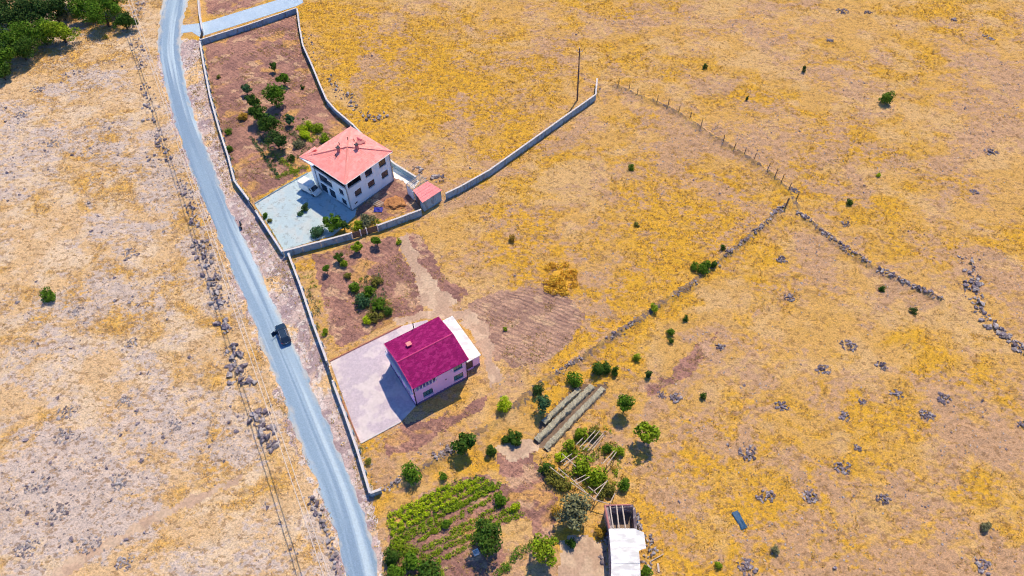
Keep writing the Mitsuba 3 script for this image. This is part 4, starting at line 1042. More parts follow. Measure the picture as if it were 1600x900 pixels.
for (x, y), w, text in HEAPS:
    t = thing('stone_heap', text, 'stone heap', 'stone heaps in the fields')
    left = x < np.polyval(RC, y)
    flat_ = 0.15 if left else 0.8
    w *= 1.3 if left else 1.15
    for k in range(int(10 + 11 * w)):
        a, r = rng.uniform(0, 2 * math.pi), w * 0.55 * rng.uniform() ** 0.6
        s = rng.uniform(0.11, 0.27) * (0.8 + 0.22 * w) * (0.8 if left else 1.0)
        put(t, 'stone', (PALE if left and k % 5 else STONES)[rng.integers(len(STONES))][1], stone_place(x + r * math.cos(a), y + 0.8 * r * math.sin(a), s, 0.2 + flat_ * max(0, 1 - 2 * r / w) * rng.uniform()))


def scatter(n, box_, accept, seed):
    r = np.random.default_rng(seed)
    out = np.zeros((0, 2))
    while len(out) < n:
        q = np.stack([r.uniform(box_[0], box_[1], 20000), r.uniform(box_[2], box_[3], 20000)], 1)
        q = q[r.uniform(size=len(q)) < accept(q[:, 0], q[:, 1])]
        out = np.vstack([out, q])
    return out[:n]


def lookup(grid, x, y):
    ix = np.clip(np.searchsorted(gx, x) - 1, 0, len(gx) - 2)
    iy = np.clip(np.searchsorted(gy, y) - 1, 0, len(gy) - 2)
    return grid[iy, ix]


def in_view(x, y, m=3.0):
    zc = y * math.cos(math.radians(51.5)) + 84 * math.sin(math.radians(51.5))
    return np.abs(x) < zc * 800 / 1060 + m


off_road = ~ndimage.binary_dilation(flat, iterations=1)
wild = off_road & (soil == 0)
open_soil = soil > 0


def right_of(x, y):
    return x - np.polyval(RC, y)


def rocky(x, y):
    s = patch_fields(x, y, np_fbm, np.exp)[1]
    left = right_of(x, y) < 0
    return in_view(x, y) * lookup(wild, x, y) * np_smooth(0.50, 0.68, s) * np.where(left, 1.0, 0.45)


def loose(q, smin, smax, tone, where, xs):
    for x, y in q:
        s = rng.uniform(smin, smax)
        size = 'small' if s < smin + (smax - smin) * 0.33 else 'large' if s > smin + (smax - smin) * 0.7 else 'middling'
        part_ = f"{'far' if y > 85 else 'near' if y < 48 else 'middle'} {'left' if x < xs[0] else 'right' if x > xs[1] else 'central'} part"
        k = put('', 'fieldstone', STONES[rng.integers(len(STONES))][1], stone_place(x, y, s))
        label(k, f'{size} {tone} fieldstone in the {part_} of the {where}', 'stone', f'{size} loose fieldstones in the {part_} of the {where}')


q = scatter(150, (-105, 105, 24, 150), lambda x, y: rocky(x, y) * (right_of(x, y) < -6), 3)
loose(q, 0.16, 0.42, 'grey', 'stony field left of the road', (-62, -40))
q = scatter(70, (-105, 125, 24, 150), lambda x, y: rocky(x, y) * (right_of(x, y) > 5), 4)
loose(q, 0.14, 0.34, 'dark', 'golden field right of the road', (20, 55))


def pebbles(name, pts, smin, smax, seed, mat, text):
    r = np.random.default_rng(seed)
    z = ground_z(pts[:, 0], pts[:, 1])
    vs, fs, at = [], [], 0
    for (x, y), h in zip(pts, z):
        m = STONES[r.integers(len(STONES))][0]
        s = smin + (smax - smin) * r.uniform() ** 2.5
        a = r.uniform(0, 2 * np.pi)
        c, d = np.cos(a), np.sin(a)
        v = m.vertices * s
        vs.append(np.stack([v[:, 0] * c - v[:, 1] * d + x, v[:, 0] * d + v[:, 1] * c + y, v[:, 2] + h + 0.2 * s], 1))
        fs.append(m.faces + at)
        at += len(v)
    single(name, trimesh.Trimesh(np.vstack(vs), np.vstack(fs), process=False), mat, text, 'stones', kind='stuff')


pebbles('small_stones', scatter(13000, (-105, 125, 24, 150), lambda x, y: np.maximum(rocky(x, y), 0.02 * in_view(x, y) * lookup(wild, x, y)), 5), 0.05, 0.20, 5, 'field_stone_mat', 'small stones strewn through the dry grass')
pebbles('gravel', scatter(3600, (-75, 10, 24, 150), lambda x, y: lookup(off_road & (soil == 3), x, y) * 1.0, 6), 0.04, 0.17, 6, 'field_stone_mat', 'gravel and small stones on the road verge')
pebbles('clods', scatter(3000, (-60, 30, 24, 150), lambda x, y: lookup(off_road & (soil == 1), x, y) * 1.0, 8), 0.04, 0.13, 8, 'soil_mat', 'clods of earth lying on the dug soil')

# ---------------------------------------------------------------- dry grass
def tufts(name, pts, hmin, hmax, colors, seed, text, blades=5, spread=0.16, width=0.07):
    r = np.random.default_rng(seed)
    n = len(pts) * blades
    base = np.repeat(np.column_stack([pts, ground_z(pts[:, 0], pts[:, 1])]), blades, 0)
    base[:, :2] += r.normal(size=(n, 2)) * spread
    ang = r.uniform(0, 2 * np.pi, n)
    h = np.repeat(r.uniform(hmin, hmax, len(pts)), blades) * r.uniform(0.6, 1.1, n)
    lean = np.stack([np.cos(ang), np.sin(ang)], 1) * (h * r.uniform(0.3, 1.1, n))[:, None]
    w = np.stack([-np.sin(ang), np.cos(ang)], 1) * (width * r.uniform(0.6, 1.3, n))[:, None]
    zero = np.zeros((n, 1))
    v = np.stack([base + np.hstack([w, zero - 0.03]), base - np.hstack([w, zero + 0.03]), base + np.hstack([lean, h[:, None]])], 1).reshape(-1, 3)
    f = np.arange(3 * n).reshape(-1, 3)
    c = np.array(colors)[np.repeat(r.integers(len(colors), size=len(pts)), blades)] * r.uniform(0.8, 1.15, (n, 1))
    single(name, trimesh.Trimesh(v, f, process=False), 'leaf_mat', text, 'grass', kind='stuff', color=np.repeat(np.clip(c, 0, 0.9), 3, 0))


def goldy(x, y):
    g, s = patch_fields(x, y, np_fbm, np.exp)
    return in_view(x, y) * lookup(wild | (off_road & (soil == 3)), x, y) * (0.10 + 0.9 * np_smooth(0.46, 0.62, g)) * (1 - 0.8 * np_smooth(0.55, 0.66, s))


tufts('golden_grass', scatter(24000, (-70, 125, 22, 155), lambda x, y: goldy(x, y) * (right_of(x, y) > 2), 21), 0.12, 0.34, [(0.62, 0.41, 0.09), (0.58, 0.37, 0.08), (0.64, 0.44, 0.12), (0.54, 0.37, 0.12), (0.66, 0.49, 0.24)], 21, 'golden dry grass covering the field right of the road')
tufts('straw_grass', scatter(15000, (-125, 0, 22, 155), lambda x, y: goldy(x, y) * (right_of(x, y) < -1.5), 22), 0.10, 0.28, [(0.66, 0.48, 0.24), (0.64, 0.43, 0.16), (0.64, 0.51, 0.35), (0.54, 0.40, 0.24)], 22, 'pale straw covering the field left of the road')
tufts('garden_straw', scatter(3600, (-70, 30, 22, 150), lambda x, y: lookup(off_road & ((soil == 1) | (soil == 3)), x, y) * np_smooth(0.5, 0.66, np_fbm(x / 3.0, y / 3.0, 5.0)), 23), 0.08, 0.26, [(0.60, 0.40, 0.12), (0.54, 0.38, 0.18), (0.36, 0.32, 0.08)], 23, 'dry weeds on the bare earth of the plots')


near_wall = []
for wall in (WALL_LANE, WALL_EAST, WALL_ROAD_UPPER, WALL_ROAD_MIDDLE, WALL_SOUTH, WALL_FIELD, WALL_LONG, WALL_ROAD_LOWER, WALL_YARD):
    for a, b in zip(wall, wall[1:]):
        a, b = np.array(a), np.array(b)
        ln = float(np.hypot(*(b - a)))
        s = rng.uniform(size=int(ln * 5))
        s = s[np_fbm(s * ln / 2.0 + a[0], s * 0 + a[1], 3.0, 2) > 0.5]
        nv = np.array([-(b - a)[1], (b - a)[0]]) / ln
        o = rng.choice([-1, 1], len(s)) * rng.uniform(0.25, 0.7, len(s))
        near_wall.append(a + (b - a) * s[:, None] + nv * o[:, None])
near_wall = np.vstack(near_wall)
near_wall = near_wall[~(in_poly(YARD_WHITE, near_wall[:, 0], near_wall[:, 1]) | in_poly(YARD_PAVED, near_wall[:, 0], near_wall[:, 1]))]
tufts('wall_weeds', near_wall, 0.12, 0.42, [(0.60, 0.40, 0.12), (0.50, 0.36, 0.14), (0.30, 0.30, 0.06), (0.16, 0.22, 0.04)], 27, 'dry and green weeds along the foot of the plot walls')

# ---------------------------------------------------------------- trees, bushes and crops
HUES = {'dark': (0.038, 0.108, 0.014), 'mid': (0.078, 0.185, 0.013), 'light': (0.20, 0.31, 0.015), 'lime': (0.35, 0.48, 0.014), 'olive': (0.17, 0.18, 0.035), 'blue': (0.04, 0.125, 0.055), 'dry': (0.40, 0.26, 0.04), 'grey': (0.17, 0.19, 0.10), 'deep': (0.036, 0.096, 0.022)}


def leaves(centres, radii, n, size, hue, r, flat=1.0, out=0.6):
    """n leaf blades spread through clumps; (mesh, colours)."""
    centres, radii = np.asarray(centres, float), np.asarray(radii, float)
    w = radii ** 2
    k = r.choice(len(centres), n, p=w / w.sum())
    d = r.normal(size=(n, 3))
    d /= np.linalg.norm(d, axis=1, keepdims=True)
    p = centres[k] + d * (radii[k] * r.uniform(0.35, 1.0, n) ** 0.5)[:, None] * [1, 1, flat]
    nrm = d * out + r.normal(size=(n, 3)) * 0.5 + [0, 0, 0.35]
    nrm /= np.linalg.norm(nrm, axis=1, keepdims=True)
    a = np.cross(nrm, r.normal(size=(n, 3)))
    a /= np.linalg.norm(a, axis=1, keepdims=True)
    b = np.cross(nrm, a)
    s = (size * r.uniform(0.6, 1.35, n))[:, None]
    v = np.stack([p - a * s, p + b * s * 0.5, p + a * s - nrm * s * 0.25, p - b * s * 0.5], 1).reshape(-1, 3)
    i = np.arange(n)[:, None] * 4
    f = np.vstack([i + [0, 1, 2], i + [0, 2, 3]])
    base = np.array(HUES[hue])
    c = base * r.uniform(0.6, 1.45, (n, 1)) * (1 + 0.25 * (r.uniform(size=(len(centres), 1))[k] - 0.5)) + r.uniform(0, 0.03, (n, 1)) * [1.0, 0.6, 0.0]
    return trimesh.Trimesh(v, f, process=False), np.repeat(np.clip(c, 0.004, 0.8), 4, 0)


def plant(name, at, width, height, hue, text, category, group=None, trunk=None, seed=0, dens=1.0, leaf=None, clumps=None, open_=0.0):
    """A tree or bush: tapered trunk with limbs, crown of leaf clumps."""
    r = np.random.default_rng(1000 + seed + int(abs(at[0] * 13) + abs(at[1] * 7)))
    t = thing(name, text, category, group)
    x, y = at
    z = gz(x, y)
    low = trunk is not None and trunk < 0.3
    trunk = trunk if trunk is not None else height * 0.25
    rw, rh = width / 2, (height - trunk) / 2
    cz = z + (0.25 * height if low else trunk + rh)
    n_cl = clumps or int(np.clip(6 + width * 3, 6, 26))
    d = r.normal(size=(n_cl, 3))
    d /= np.linalg.norm(d, axis=1, keepdims=True)
    d[:, 2] = np.where(d[:, 2] < -0.4, -d[:, 2], d[:, 2])
    if low:
        d[:, 2] = np.abs(d[:, 2])
        rh = height * 0.72
    c = np.array([x, y, cz]) + d * r.uniform(0.35, 0.88, (n_cl, 1)) * [rw, rw, rh]
    rad = r.uniform(0.24, 0.5, n_cl) * min(rw, max(rh, 0.6 * rw)) * (1.15 - open_ * 0.4)
    c = np.vstack([c, [x, y, cz - 0.1 * rh]])
    rad = np.r_[rad, 0.7 * min(rw, rh)]
    leaf = leaf or float(np.clip(0.06 * width, 0.09, 0.2))
    n = int(dens * np.clip(3.0 * width * max(width, height) / leaf**2, 130, 4600))
    m, col = leaves(c, rad, n, leaf, hue, r)
    limbs = [tube([(x, y, z - 0.15), (x + r.normal() * 0.04, y, z + trunk * 0.6), (x, y, z + trunk + 0.5 * rh)], 0.035 * width + 0.02, 6, 0.018 * width + 0.01)]
    for k in r.choice(n_cl, min(4, n_cl), replace=False):
        limbs.append(tube([(x, y, z + trunk * 0.7), (np.array([x, y, z + trunk]) + c[k]) / 2 + [0, 0, 0.05 * rh], c[k]], 0.016 * width + 0.012, 5, 0.006 * width + 0.006))
    part(t, 'trunk', cat(limbs), 'bark_mat')
    scene[t + '__crown'] = mikit.ply(m, 'leaf_mat', color=col)
    return t


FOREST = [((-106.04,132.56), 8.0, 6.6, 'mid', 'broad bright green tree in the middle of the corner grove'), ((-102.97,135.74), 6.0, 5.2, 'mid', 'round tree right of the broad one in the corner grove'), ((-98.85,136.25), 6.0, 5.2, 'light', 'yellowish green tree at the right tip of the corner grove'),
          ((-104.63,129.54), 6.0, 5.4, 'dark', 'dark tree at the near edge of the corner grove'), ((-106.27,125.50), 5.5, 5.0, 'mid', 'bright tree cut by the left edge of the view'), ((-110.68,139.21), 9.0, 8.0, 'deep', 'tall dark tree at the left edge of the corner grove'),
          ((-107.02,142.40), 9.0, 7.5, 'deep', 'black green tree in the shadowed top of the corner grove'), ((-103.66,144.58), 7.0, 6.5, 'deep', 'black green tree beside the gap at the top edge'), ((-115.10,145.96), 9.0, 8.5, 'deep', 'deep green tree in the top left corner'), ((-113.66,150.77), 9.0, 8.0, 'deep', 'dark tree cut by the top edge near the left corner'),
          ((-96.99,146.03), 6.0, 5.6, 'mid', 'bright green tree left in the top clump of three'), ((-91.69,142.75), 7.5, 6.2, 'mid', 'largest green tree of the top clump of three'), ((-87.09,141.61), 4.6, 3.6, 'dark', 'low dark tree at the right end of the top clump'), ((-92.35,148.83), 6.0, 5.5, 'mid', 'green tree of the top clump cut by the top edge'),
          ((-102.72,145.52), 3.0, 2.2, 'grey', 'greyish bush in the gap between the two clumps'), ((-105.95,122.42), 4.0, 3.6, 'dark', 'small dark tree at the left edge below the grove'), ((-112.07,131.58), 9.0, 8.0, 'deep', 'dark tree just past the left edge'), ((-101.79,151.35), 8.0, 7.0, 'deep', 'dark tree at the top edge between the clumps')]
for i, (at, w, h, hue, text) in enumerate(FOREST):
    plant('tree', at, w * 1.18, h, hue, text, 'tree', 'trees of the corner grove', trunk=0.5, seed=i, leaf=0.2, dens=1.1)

GREENS = [
    # name, place, crown width, height, hue, label
    ('bush', (-72.16,64.66), 2.6, 1.9, 'mid', 'round green bush alone in the stony left field'),
    ('bush', (-90.79,138.11), 1.2, 1.0, 'olive', 'small olive bush below the top clump of trees'),
    ('fruit_tree', (-50.18,125.22), 1.8, 1.9, 'dark', 'small dark fruit tree highest in the upper garden'),
    ('fruit_tree', (-47.06,120.61), 2.8, 2.4, 'mid', 'wide low fruit tree second from the top of the upper garden'),
    ('fruit_tree', (-54.06,117.17), 2.2, 2.2, 'blue', 'bluish fruit tree on the left of the upper garden'),
    ('fruit_tree', (-51.56,112.79), 2.6, 2.6, 'dark', 'dark fruit tree just below the bluish one'),
    ('fruit_tree', (-46.97,112.87), 4.6, 4.4, 'mid', 'largest bright green fruit tree of the upper garden'),
    ('fruit_tree', (-48.98,107.93), 3.6, 3.4, 'dark', 'dark fruit tree below and left of the largest one'),
    ('fruit_tree', (-46.38,104.60), 3.8, 3.6, 'dark', 'dark fruit tree in the middle of the garden shadow'),
    ('fruit_tree', (-43.82,100.09), 3.6, 3.4, 'deep', 'blackish fruit tree lowest in the row of dark ones'),
    ('fruit_tree', (-43.18,106.92), 2.2, 2.0, 'blue', 'small bluish fruit tree right of the dark row'),
    ('bush', (-53.11,109.43), 2.4, 1.3, 'dry', 'straw coloured bush beside the dark fruit trees'),
    ('bush', (-43.24,119.40), 0.9, 1.0, 'dark', 'tiny dark bush near the bend of the garden wall'),
    ('bush', (-61.48,122.98), 1.0, 0.9, 'olive', 'small weed bush near the road wall, upper part'),
    ('bush', (-54.52,104.71), 1.6, 1.4, 'mid', 'green bush against the road wall of the upper garden'),
    ('bush', (-53.25,99.82), 1.5, 1.3, 'mid', 'second green bush against the road wall of the upper garden'),
    ('bush', (-37.81,105.81), 2.6, 1.6, 'light', 'bright bush nearest the curving wall behind the white house'),
    ('bush', (-39.70,106.52), 2.2, 1.4, 'lime', 'lime bush left of the bright one behind the white house'),
    ('bush', (-39.66,103.56), 2.6, 1.4, 'lime', 'lime green bush at the end of the vegetable rows'),
    ('bush', (-35.54,102.42), 2.6, 1.4, 'light', 'low bright bush touching the roof edge of the white house'),
    ('bush', (-40.90,97.17), 1.4, 1.5, 'dark', 'dark bush between vegetable rows and the white house'),
    ('bush', (-40.31,100.81), 2.2, 1.5, 'grey', 'grey green bush left of the roof corner'),
    ('fruit_tree', (-30.13,79.51), 3.6, 2.8, 'mid', 'leafy tree in the shade at the front corner of the white house'),
    ('fruit_tree', (-28.33,79.35), 2.6, 2.2, 'deep', 'dark tree right of the leafy one in the house shade'),
    ('bush', (-32.67,78.40), 2.6, 1.9, 'blue', 'spiky blue green bush on the concrete by the south wall'),
    ('bush', (-35.88,84.07), 1.5, 1.8, 'deep', 'blackish shrub standing on the concrete left of the house shadow'),
    ('bush', (-36.55,83.07), 1.2, 0.9, 'blue', 'small potted looking shrub beside the blackish one'),
    ('bush', (-42.55,82.35), 1.2, 1.2, 'mid', 'green shrub inside the wall at the yard gate'),
    ('bush', (-41.49,81.33), 1.0, 0.8, 'olive', 'small olive shrub inside the wall below the yard gate'),
    ('bush', (-24.72,80.73), 3.2, 1.6, 'grey', 'grey green bush behind the wall beside the field gate'),
    ('bush', (-26.14,79.98), 2.0, 1.4, 'light', 'light bush immediately left of the gate with white posts'),
    ('fruit_tree', (-22.28,75.71), 2.0, 2.2, 'mid', 'orchard tree below the right end of the field gate'),
    ('fruit_tree', (-25.15,74.24), 2.3, 2.0, 'light', 'light orchard tree below the middle of the field gate'),
    ('bush', (-18.85,76.35), 1.1, 1.0, 'light', 'small light bush right of the orchard by the wall'),
    ('fruit_tree', (-28.12,72.20), 2.0, 1.6, 'dark', 'dark orchard bush in the upper row'),
    ('bush', (-27.13,71.50), 1.5, 1.2, 'light', 'pale orchard bush next to the dark one'),
    ('fruit_tree', (-29.67,69.76), 1.3, 1.9, 'mid', 'slim orchard tree nearest the road wall'),
    ('bush', (-26.26,69.03), 1.3, 1.1, 'olive', 'olive orchard bush in the middle of the plot'),
    ('bush', (-24.75,66.69), 1.9, 1.6, 'mid', 'green bush at the top left of the orchard thicket'),
    ('bush', (-22.64,65.34), 2.4, 1.8, 'mid', 'green bush in the middle of the orchard thicket'),
    ('bush', (-21.61,67.89), 2.0, 1.3, 'olive', 'yellowish bush at the top of the orchard thicket'),
    ('bush', (-22.90,63.58), 2.6, 1.8, 'blue', 'blue green bush on the left of the orchard thicket'),
    ('bush', (-20.69,63.16), 2.6, 1.6, 'mid', 'green bush on the right of the orchard thicket'),
    ('bush', (-19.04,61.69), 1.8, 1.6, 'dark', 'dark bush at the lower right of the orchard thicket'),
    ('bush', (-20.94,60.99), 2.8, 1.2, 'olive', 'olive bush along the foot of the orchard thicket'),
    ('bush', (-22.01,60.27), 1.6, 1.2, 'lime', 'lime bush at the lower left of the orchard thicket'),
    ('bush', (-27.98,58.05), 1.3, 0.9, 'light', 'low light bush in the yellow strip by the road wall'),
    ('tree', (-6.03,39.32), 3.7, 3.6, 'dark', 'full dark green tree below the pink house, casting a long shadow'),
    ('bush', (-2.78,38.79), 1.7, 1.8, 'dark', 'small dark upright bush right of the full dark tree'),
    ('bush', (-1.05,45.44), 2.5, 2.4, 'lime', 'lime green bush right of the pink house with dark shadow'),
    ('tree', (4.28,45.36), 2.6, 3.2, 'blue', 'dark bluish tree at the upper end of the furrowed bed'),
    ('bush', (3.67,48.02), 1.9, 1.9, 'deep', 'blackish bush above the bluish tree'),
    ('bush', (0.00,40.96), 3.0, 1.3, 'dark', 'dark sprawling bush left of the furrowed bed'),
    ('bush', (-13.11,35.40), 2.8, 2.5, 'mid', 'round bright bush at the lower end of the yard wall'),
    ('bush', (-8.90,35.53), 1.3, 1.4, 'mid', 'small green bush above the vegetable garden'),
    ('bush', (-18.83,37.54), 1.0, 1.0, 'olive', 'small olive weed inside the lower yard wall'),
    ('bush', (8.85,49.56), 2.3, 2.1, 'mid', 'green bush left of the pair above the furrowed bed'),
    ('bush', (12.25,51.30), 2.2, 2.1, 'dark', 'dark bush, left of the pair above the furrowed bed'),
    ('bush', (13.46,51.63), 2.0, 2.0, 'dark', 'dark bush, right of the pair above the furrowed bed'),
    ('bush', (14.80,51.00), 1.3, 1.6, 'dark', 'small dark bush beside the pair'),
    ('bush', (19.53,50.64), 1.0, 1.6, 'deep', 'narrow black green bush beside the mauve strip'),
    ('tree', (15.41,45.06), 2.6, 3.7, 'mid', 'tall narrow green tree right of the furrowed bed'),
    ('tree', (17.68,40.40), 4.4, 4.0, 'light', 'large airy light green tree right of the trellis'),
    ('bush', (23.79,57.96), 1.2, 1.4, 'mid', 'small green bush at the top of the mauve strip'),
    ('bush', (23.63,56.60), 0.9, 0.9, 'dark', 'tiny dark bush below the small green one on the mauve strip'),
    ('bush', (26.41,60.51), 1.0, 1.1, 'dark', 'small dark bush on the grassy bank'),
    ('bush', (21.89,62.32), 1.5, 1.2, 'light', 'light bush on the grassy bank above the ploughed plot'),
    ('bush', (18.22,53.55), 1.3, 1.3, 'light', 'light small bush right of the black green pair'),
    ('bush', (30.81,70.43), 2.6, 1.8, 'mid', 'wide green bush at the lower end of the left stone row'),
    ('bush', (29.49,70.87), 1.6, 1.4, 'mid', 'smaller green bush left of the wide one on the stone row'),
    ('bush', (32.41,71.01), 1.4, 1.3, 'dark', 'dark bush right of the wide one on the stone row'),
    ('bush', (34.89,75.07), 1.1, 1.1, 'dark', 'small dark bush on the left stone row'),
    ('bush', (75.14,114.60), 2.8, 2.7, 'mid', 'round dark green bush with shadow high in the right field'),
    ('bush', (61.67,125.06), 1.2, 1.5, 'deep', 'narrow dark bush at the top of the field, left of the round one'),
    ('bush', (41.01,126.37), 1.2, 1.2, 'dark', 'small dark bush near the top middle of the field'),
    ('bush', (47.49,115.36), 0.7, 1.1, 'deep', 'thin dark shrub above the wire fence'),
    ('bush', (21.77,94.46), 1.4, 1.2, 'mid', 'small bush in the golden field right of the long wall'),
    ('bush', (21.12,80.27), 1.0, 0.8, 'olive', 'tiny olive bush in the middle of the golden field'),
    ('bush', (0.00,77.18), 1.3, 1.4, 'dry', 'dry brown shrub in the field right of the orchard'),
    ('bush', (59.12,85.80), 1.3, 1.2, 'dark', 'small dark bush right of the fence end'),
    ('bush', (58.31,66.34), 1.1, 1.1, 'dark', 'small dark bush below the right stone row, left one'),
    ('bush', (61.56,62.08), 1.2, 1.1, 'deep', 'small blackish bush below the right stone row, right one'),
    ('bush', (26.75,47.12), 1.0, 1.5, 'dark', 'narrow dark bush in the lower right field near the pinkish rubble'),
    ('bush', (58.26,29.09), 1.4, 1.0, 'grey', 'low grey bush near the bottom right'),
    ('bush', (31.73,26.17), 1.2, 0.9, 'grey', 'low grey bush above the bottom edge of the right field'),
    ('bush', (24.57,24.42), 1.1, 0.8, 'light', 'low light bush near the bottom edge right of the old shed'),
    ('bush', (66.59,92.78), 0.9, 0.7, 'lime', 'tiny lime bush high in the right field'),
    ('bush', (-1.06,58.75), 0.8, 0.8, 'light', 'tiny light bush on the ploughed plot'),
    ('tree', (-2.81,26.84), 4.4, 4.6, 'dark', 'big dark green tree in the vegetable garden'),
    ('tree', (3.84,25.15), 4.4, 4.0, 'light', 'feathery light green tree at the bottom right of the garden'),
    ('tree', (7.63,30.07), 4.4, 4.6, 'grey', 'grey green willow like tree left of the old shed'),
    ('bush', (7.19,26.86), 1.3, 1.4, 'dark', 'small dark bush below the grey green tree'),
    ('bush', (5.57,30.73), 1.6, 1.4, 'dry', 'dry yellow bush left of the grey green tree'),
    ('bush', (10.95,28.23), 1.6, 1.2, 'dry', 'golden dry bush left of the old shed'),
    ('bush', (-8.18,29.26), 1.3, 1.5, 'mid', 'small round bush in the middle of the vegetable rows'),
    ('bush', (-1.37,32.32), 2.0, 1.5, 'mid', 'green bush at the right end of the vegetable rows'),
    ('bush', (0.48,31.42), 1.4, 1.0, 'lime', 'lime plant at the end of the lower vegetable rows'),
    ('bush', (-14.28,25.28), 2.0, 2.6, 'dark', 'dark tall bush at the lower left of the vegetable garden'),
    ('bush', (-11.95,24.58), 2.6, 2.2, 'mid', 'green bush at the bottom left of the vegetable garden'),
    ('bush', (-9.90,23.49), 3.0, 2.2, 'dark', 'dark green bush at the bottom edge of the vegetable garden'),
    ('bush', (-13.37,23.28), 2.6, 1.6, 'mid', 'green bush in the bottom left garden corner'),
    ('bush', (15.66,23.57), 1.6, 1.6, 'mid', 'green bush right of the old shed at the bottom edge'),
    ('vine', (9.41,41.50), 2.2, 1.8, 'light', 'light vine at the top of the trellis'),
    ('vine', (7.49,39.20), 2.2, 1.9, 'light', 'round light vine on the left of the trellis'),
    ('vine', (6.38,38.30), 1.6, 1.3, 'lime', 'small lime vine below the round one'),
    ('vine', (12.65,39.29), 1.5, 1.5, 'mid', 'green vine at the right end of the trellis'),
    ('vine', (13.98,38.97), 1.7, 1.4, 'light', 'light vine past the right end of the trellis'),
    ('vine', (11.12,41.32), 2.4, 1.4, 'olive', 'olive vine under the upper poles'),
    ('vine', (9.25,36.66), 3.0, 1.9, 'light', 'broad light vine in the middle of the trellis'),
    ('vine', (10.86,35.10), 3.2, 2.0, 'light', 'broad bright vine in the lower part of the trellis'),
    ('vine', (11.98,33.53), 2.6, 1.5, 'olive', 'yellowish vine near the rafters of the old shed'),
    ('vine', (14.22,34.29), 2.0, 1.9, 'mid', 'green vine at the lower right of the trellis'),
    ('vine', (4.46,36.31), 2.2, 1.7, 'dark', 'dark vine at the left end of the trellis hedge'),
    ('vine', (5.41,35.14), 2.8, 1.7, 'olive', 'olive vine in the trellis hedge'),
    ('vine', (6.51,34.16), 2.0, 1.5, 'olive', 'yellowish vine at the lower end of the trellis hedge'),
]
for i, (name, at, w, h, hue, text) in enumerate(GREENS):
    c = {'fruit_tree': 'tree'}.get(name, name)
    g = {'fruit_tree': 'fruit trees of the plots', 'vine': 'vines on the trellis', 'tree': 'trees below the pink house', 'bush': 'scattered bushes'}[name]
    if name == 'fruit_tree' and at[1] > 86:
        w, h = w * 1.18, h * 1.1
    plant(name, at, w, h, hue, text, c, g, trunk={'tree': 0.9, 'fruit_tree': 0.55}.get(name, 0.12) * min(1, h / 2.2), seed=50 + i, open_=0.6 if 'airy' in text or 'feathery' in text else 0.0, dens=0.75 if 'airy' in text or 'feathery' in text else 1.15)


def crop_row(a, b, width, height, hue, dens, text, leaf=0.10, group='vegetable rows', name='crop_row'):
    """A planted row: leaf blades in clumps along a line."""
    r = np.random.default_rng(int(abs(a[0] * 31 + b[1] * 17)) + 5)
    ln = math.hypot(b[0] - a[0], b[1] - a[1])
    n_cl = max(4, int(ln / 0.35))
    t = (np.arange(n_cl) + r.uniform(0, 1, n_cl)) / n_cl
    c = np.stack([a[0] + (b[0] - a[0]) * t + r.normal(size=len(t)) * width * 0.16, a[1] + (b[1] - a[1]) * t + r.normal(size=len(t)) * width * 0.16, np.zeros(len(t))], 1)
    c[:, 2] = ground_z(c[:, 0], c[:, 1]) + height * 0.35
    m, col = leaves(c, r.uniform(0.7, 1.2, len(t)) * width * 0.58, int(ln * 170 * dens * width), leaf, hue, r, flat=height / width)
    single(name, m, 'leaf_mat', text, 'crop row', group, color=col)


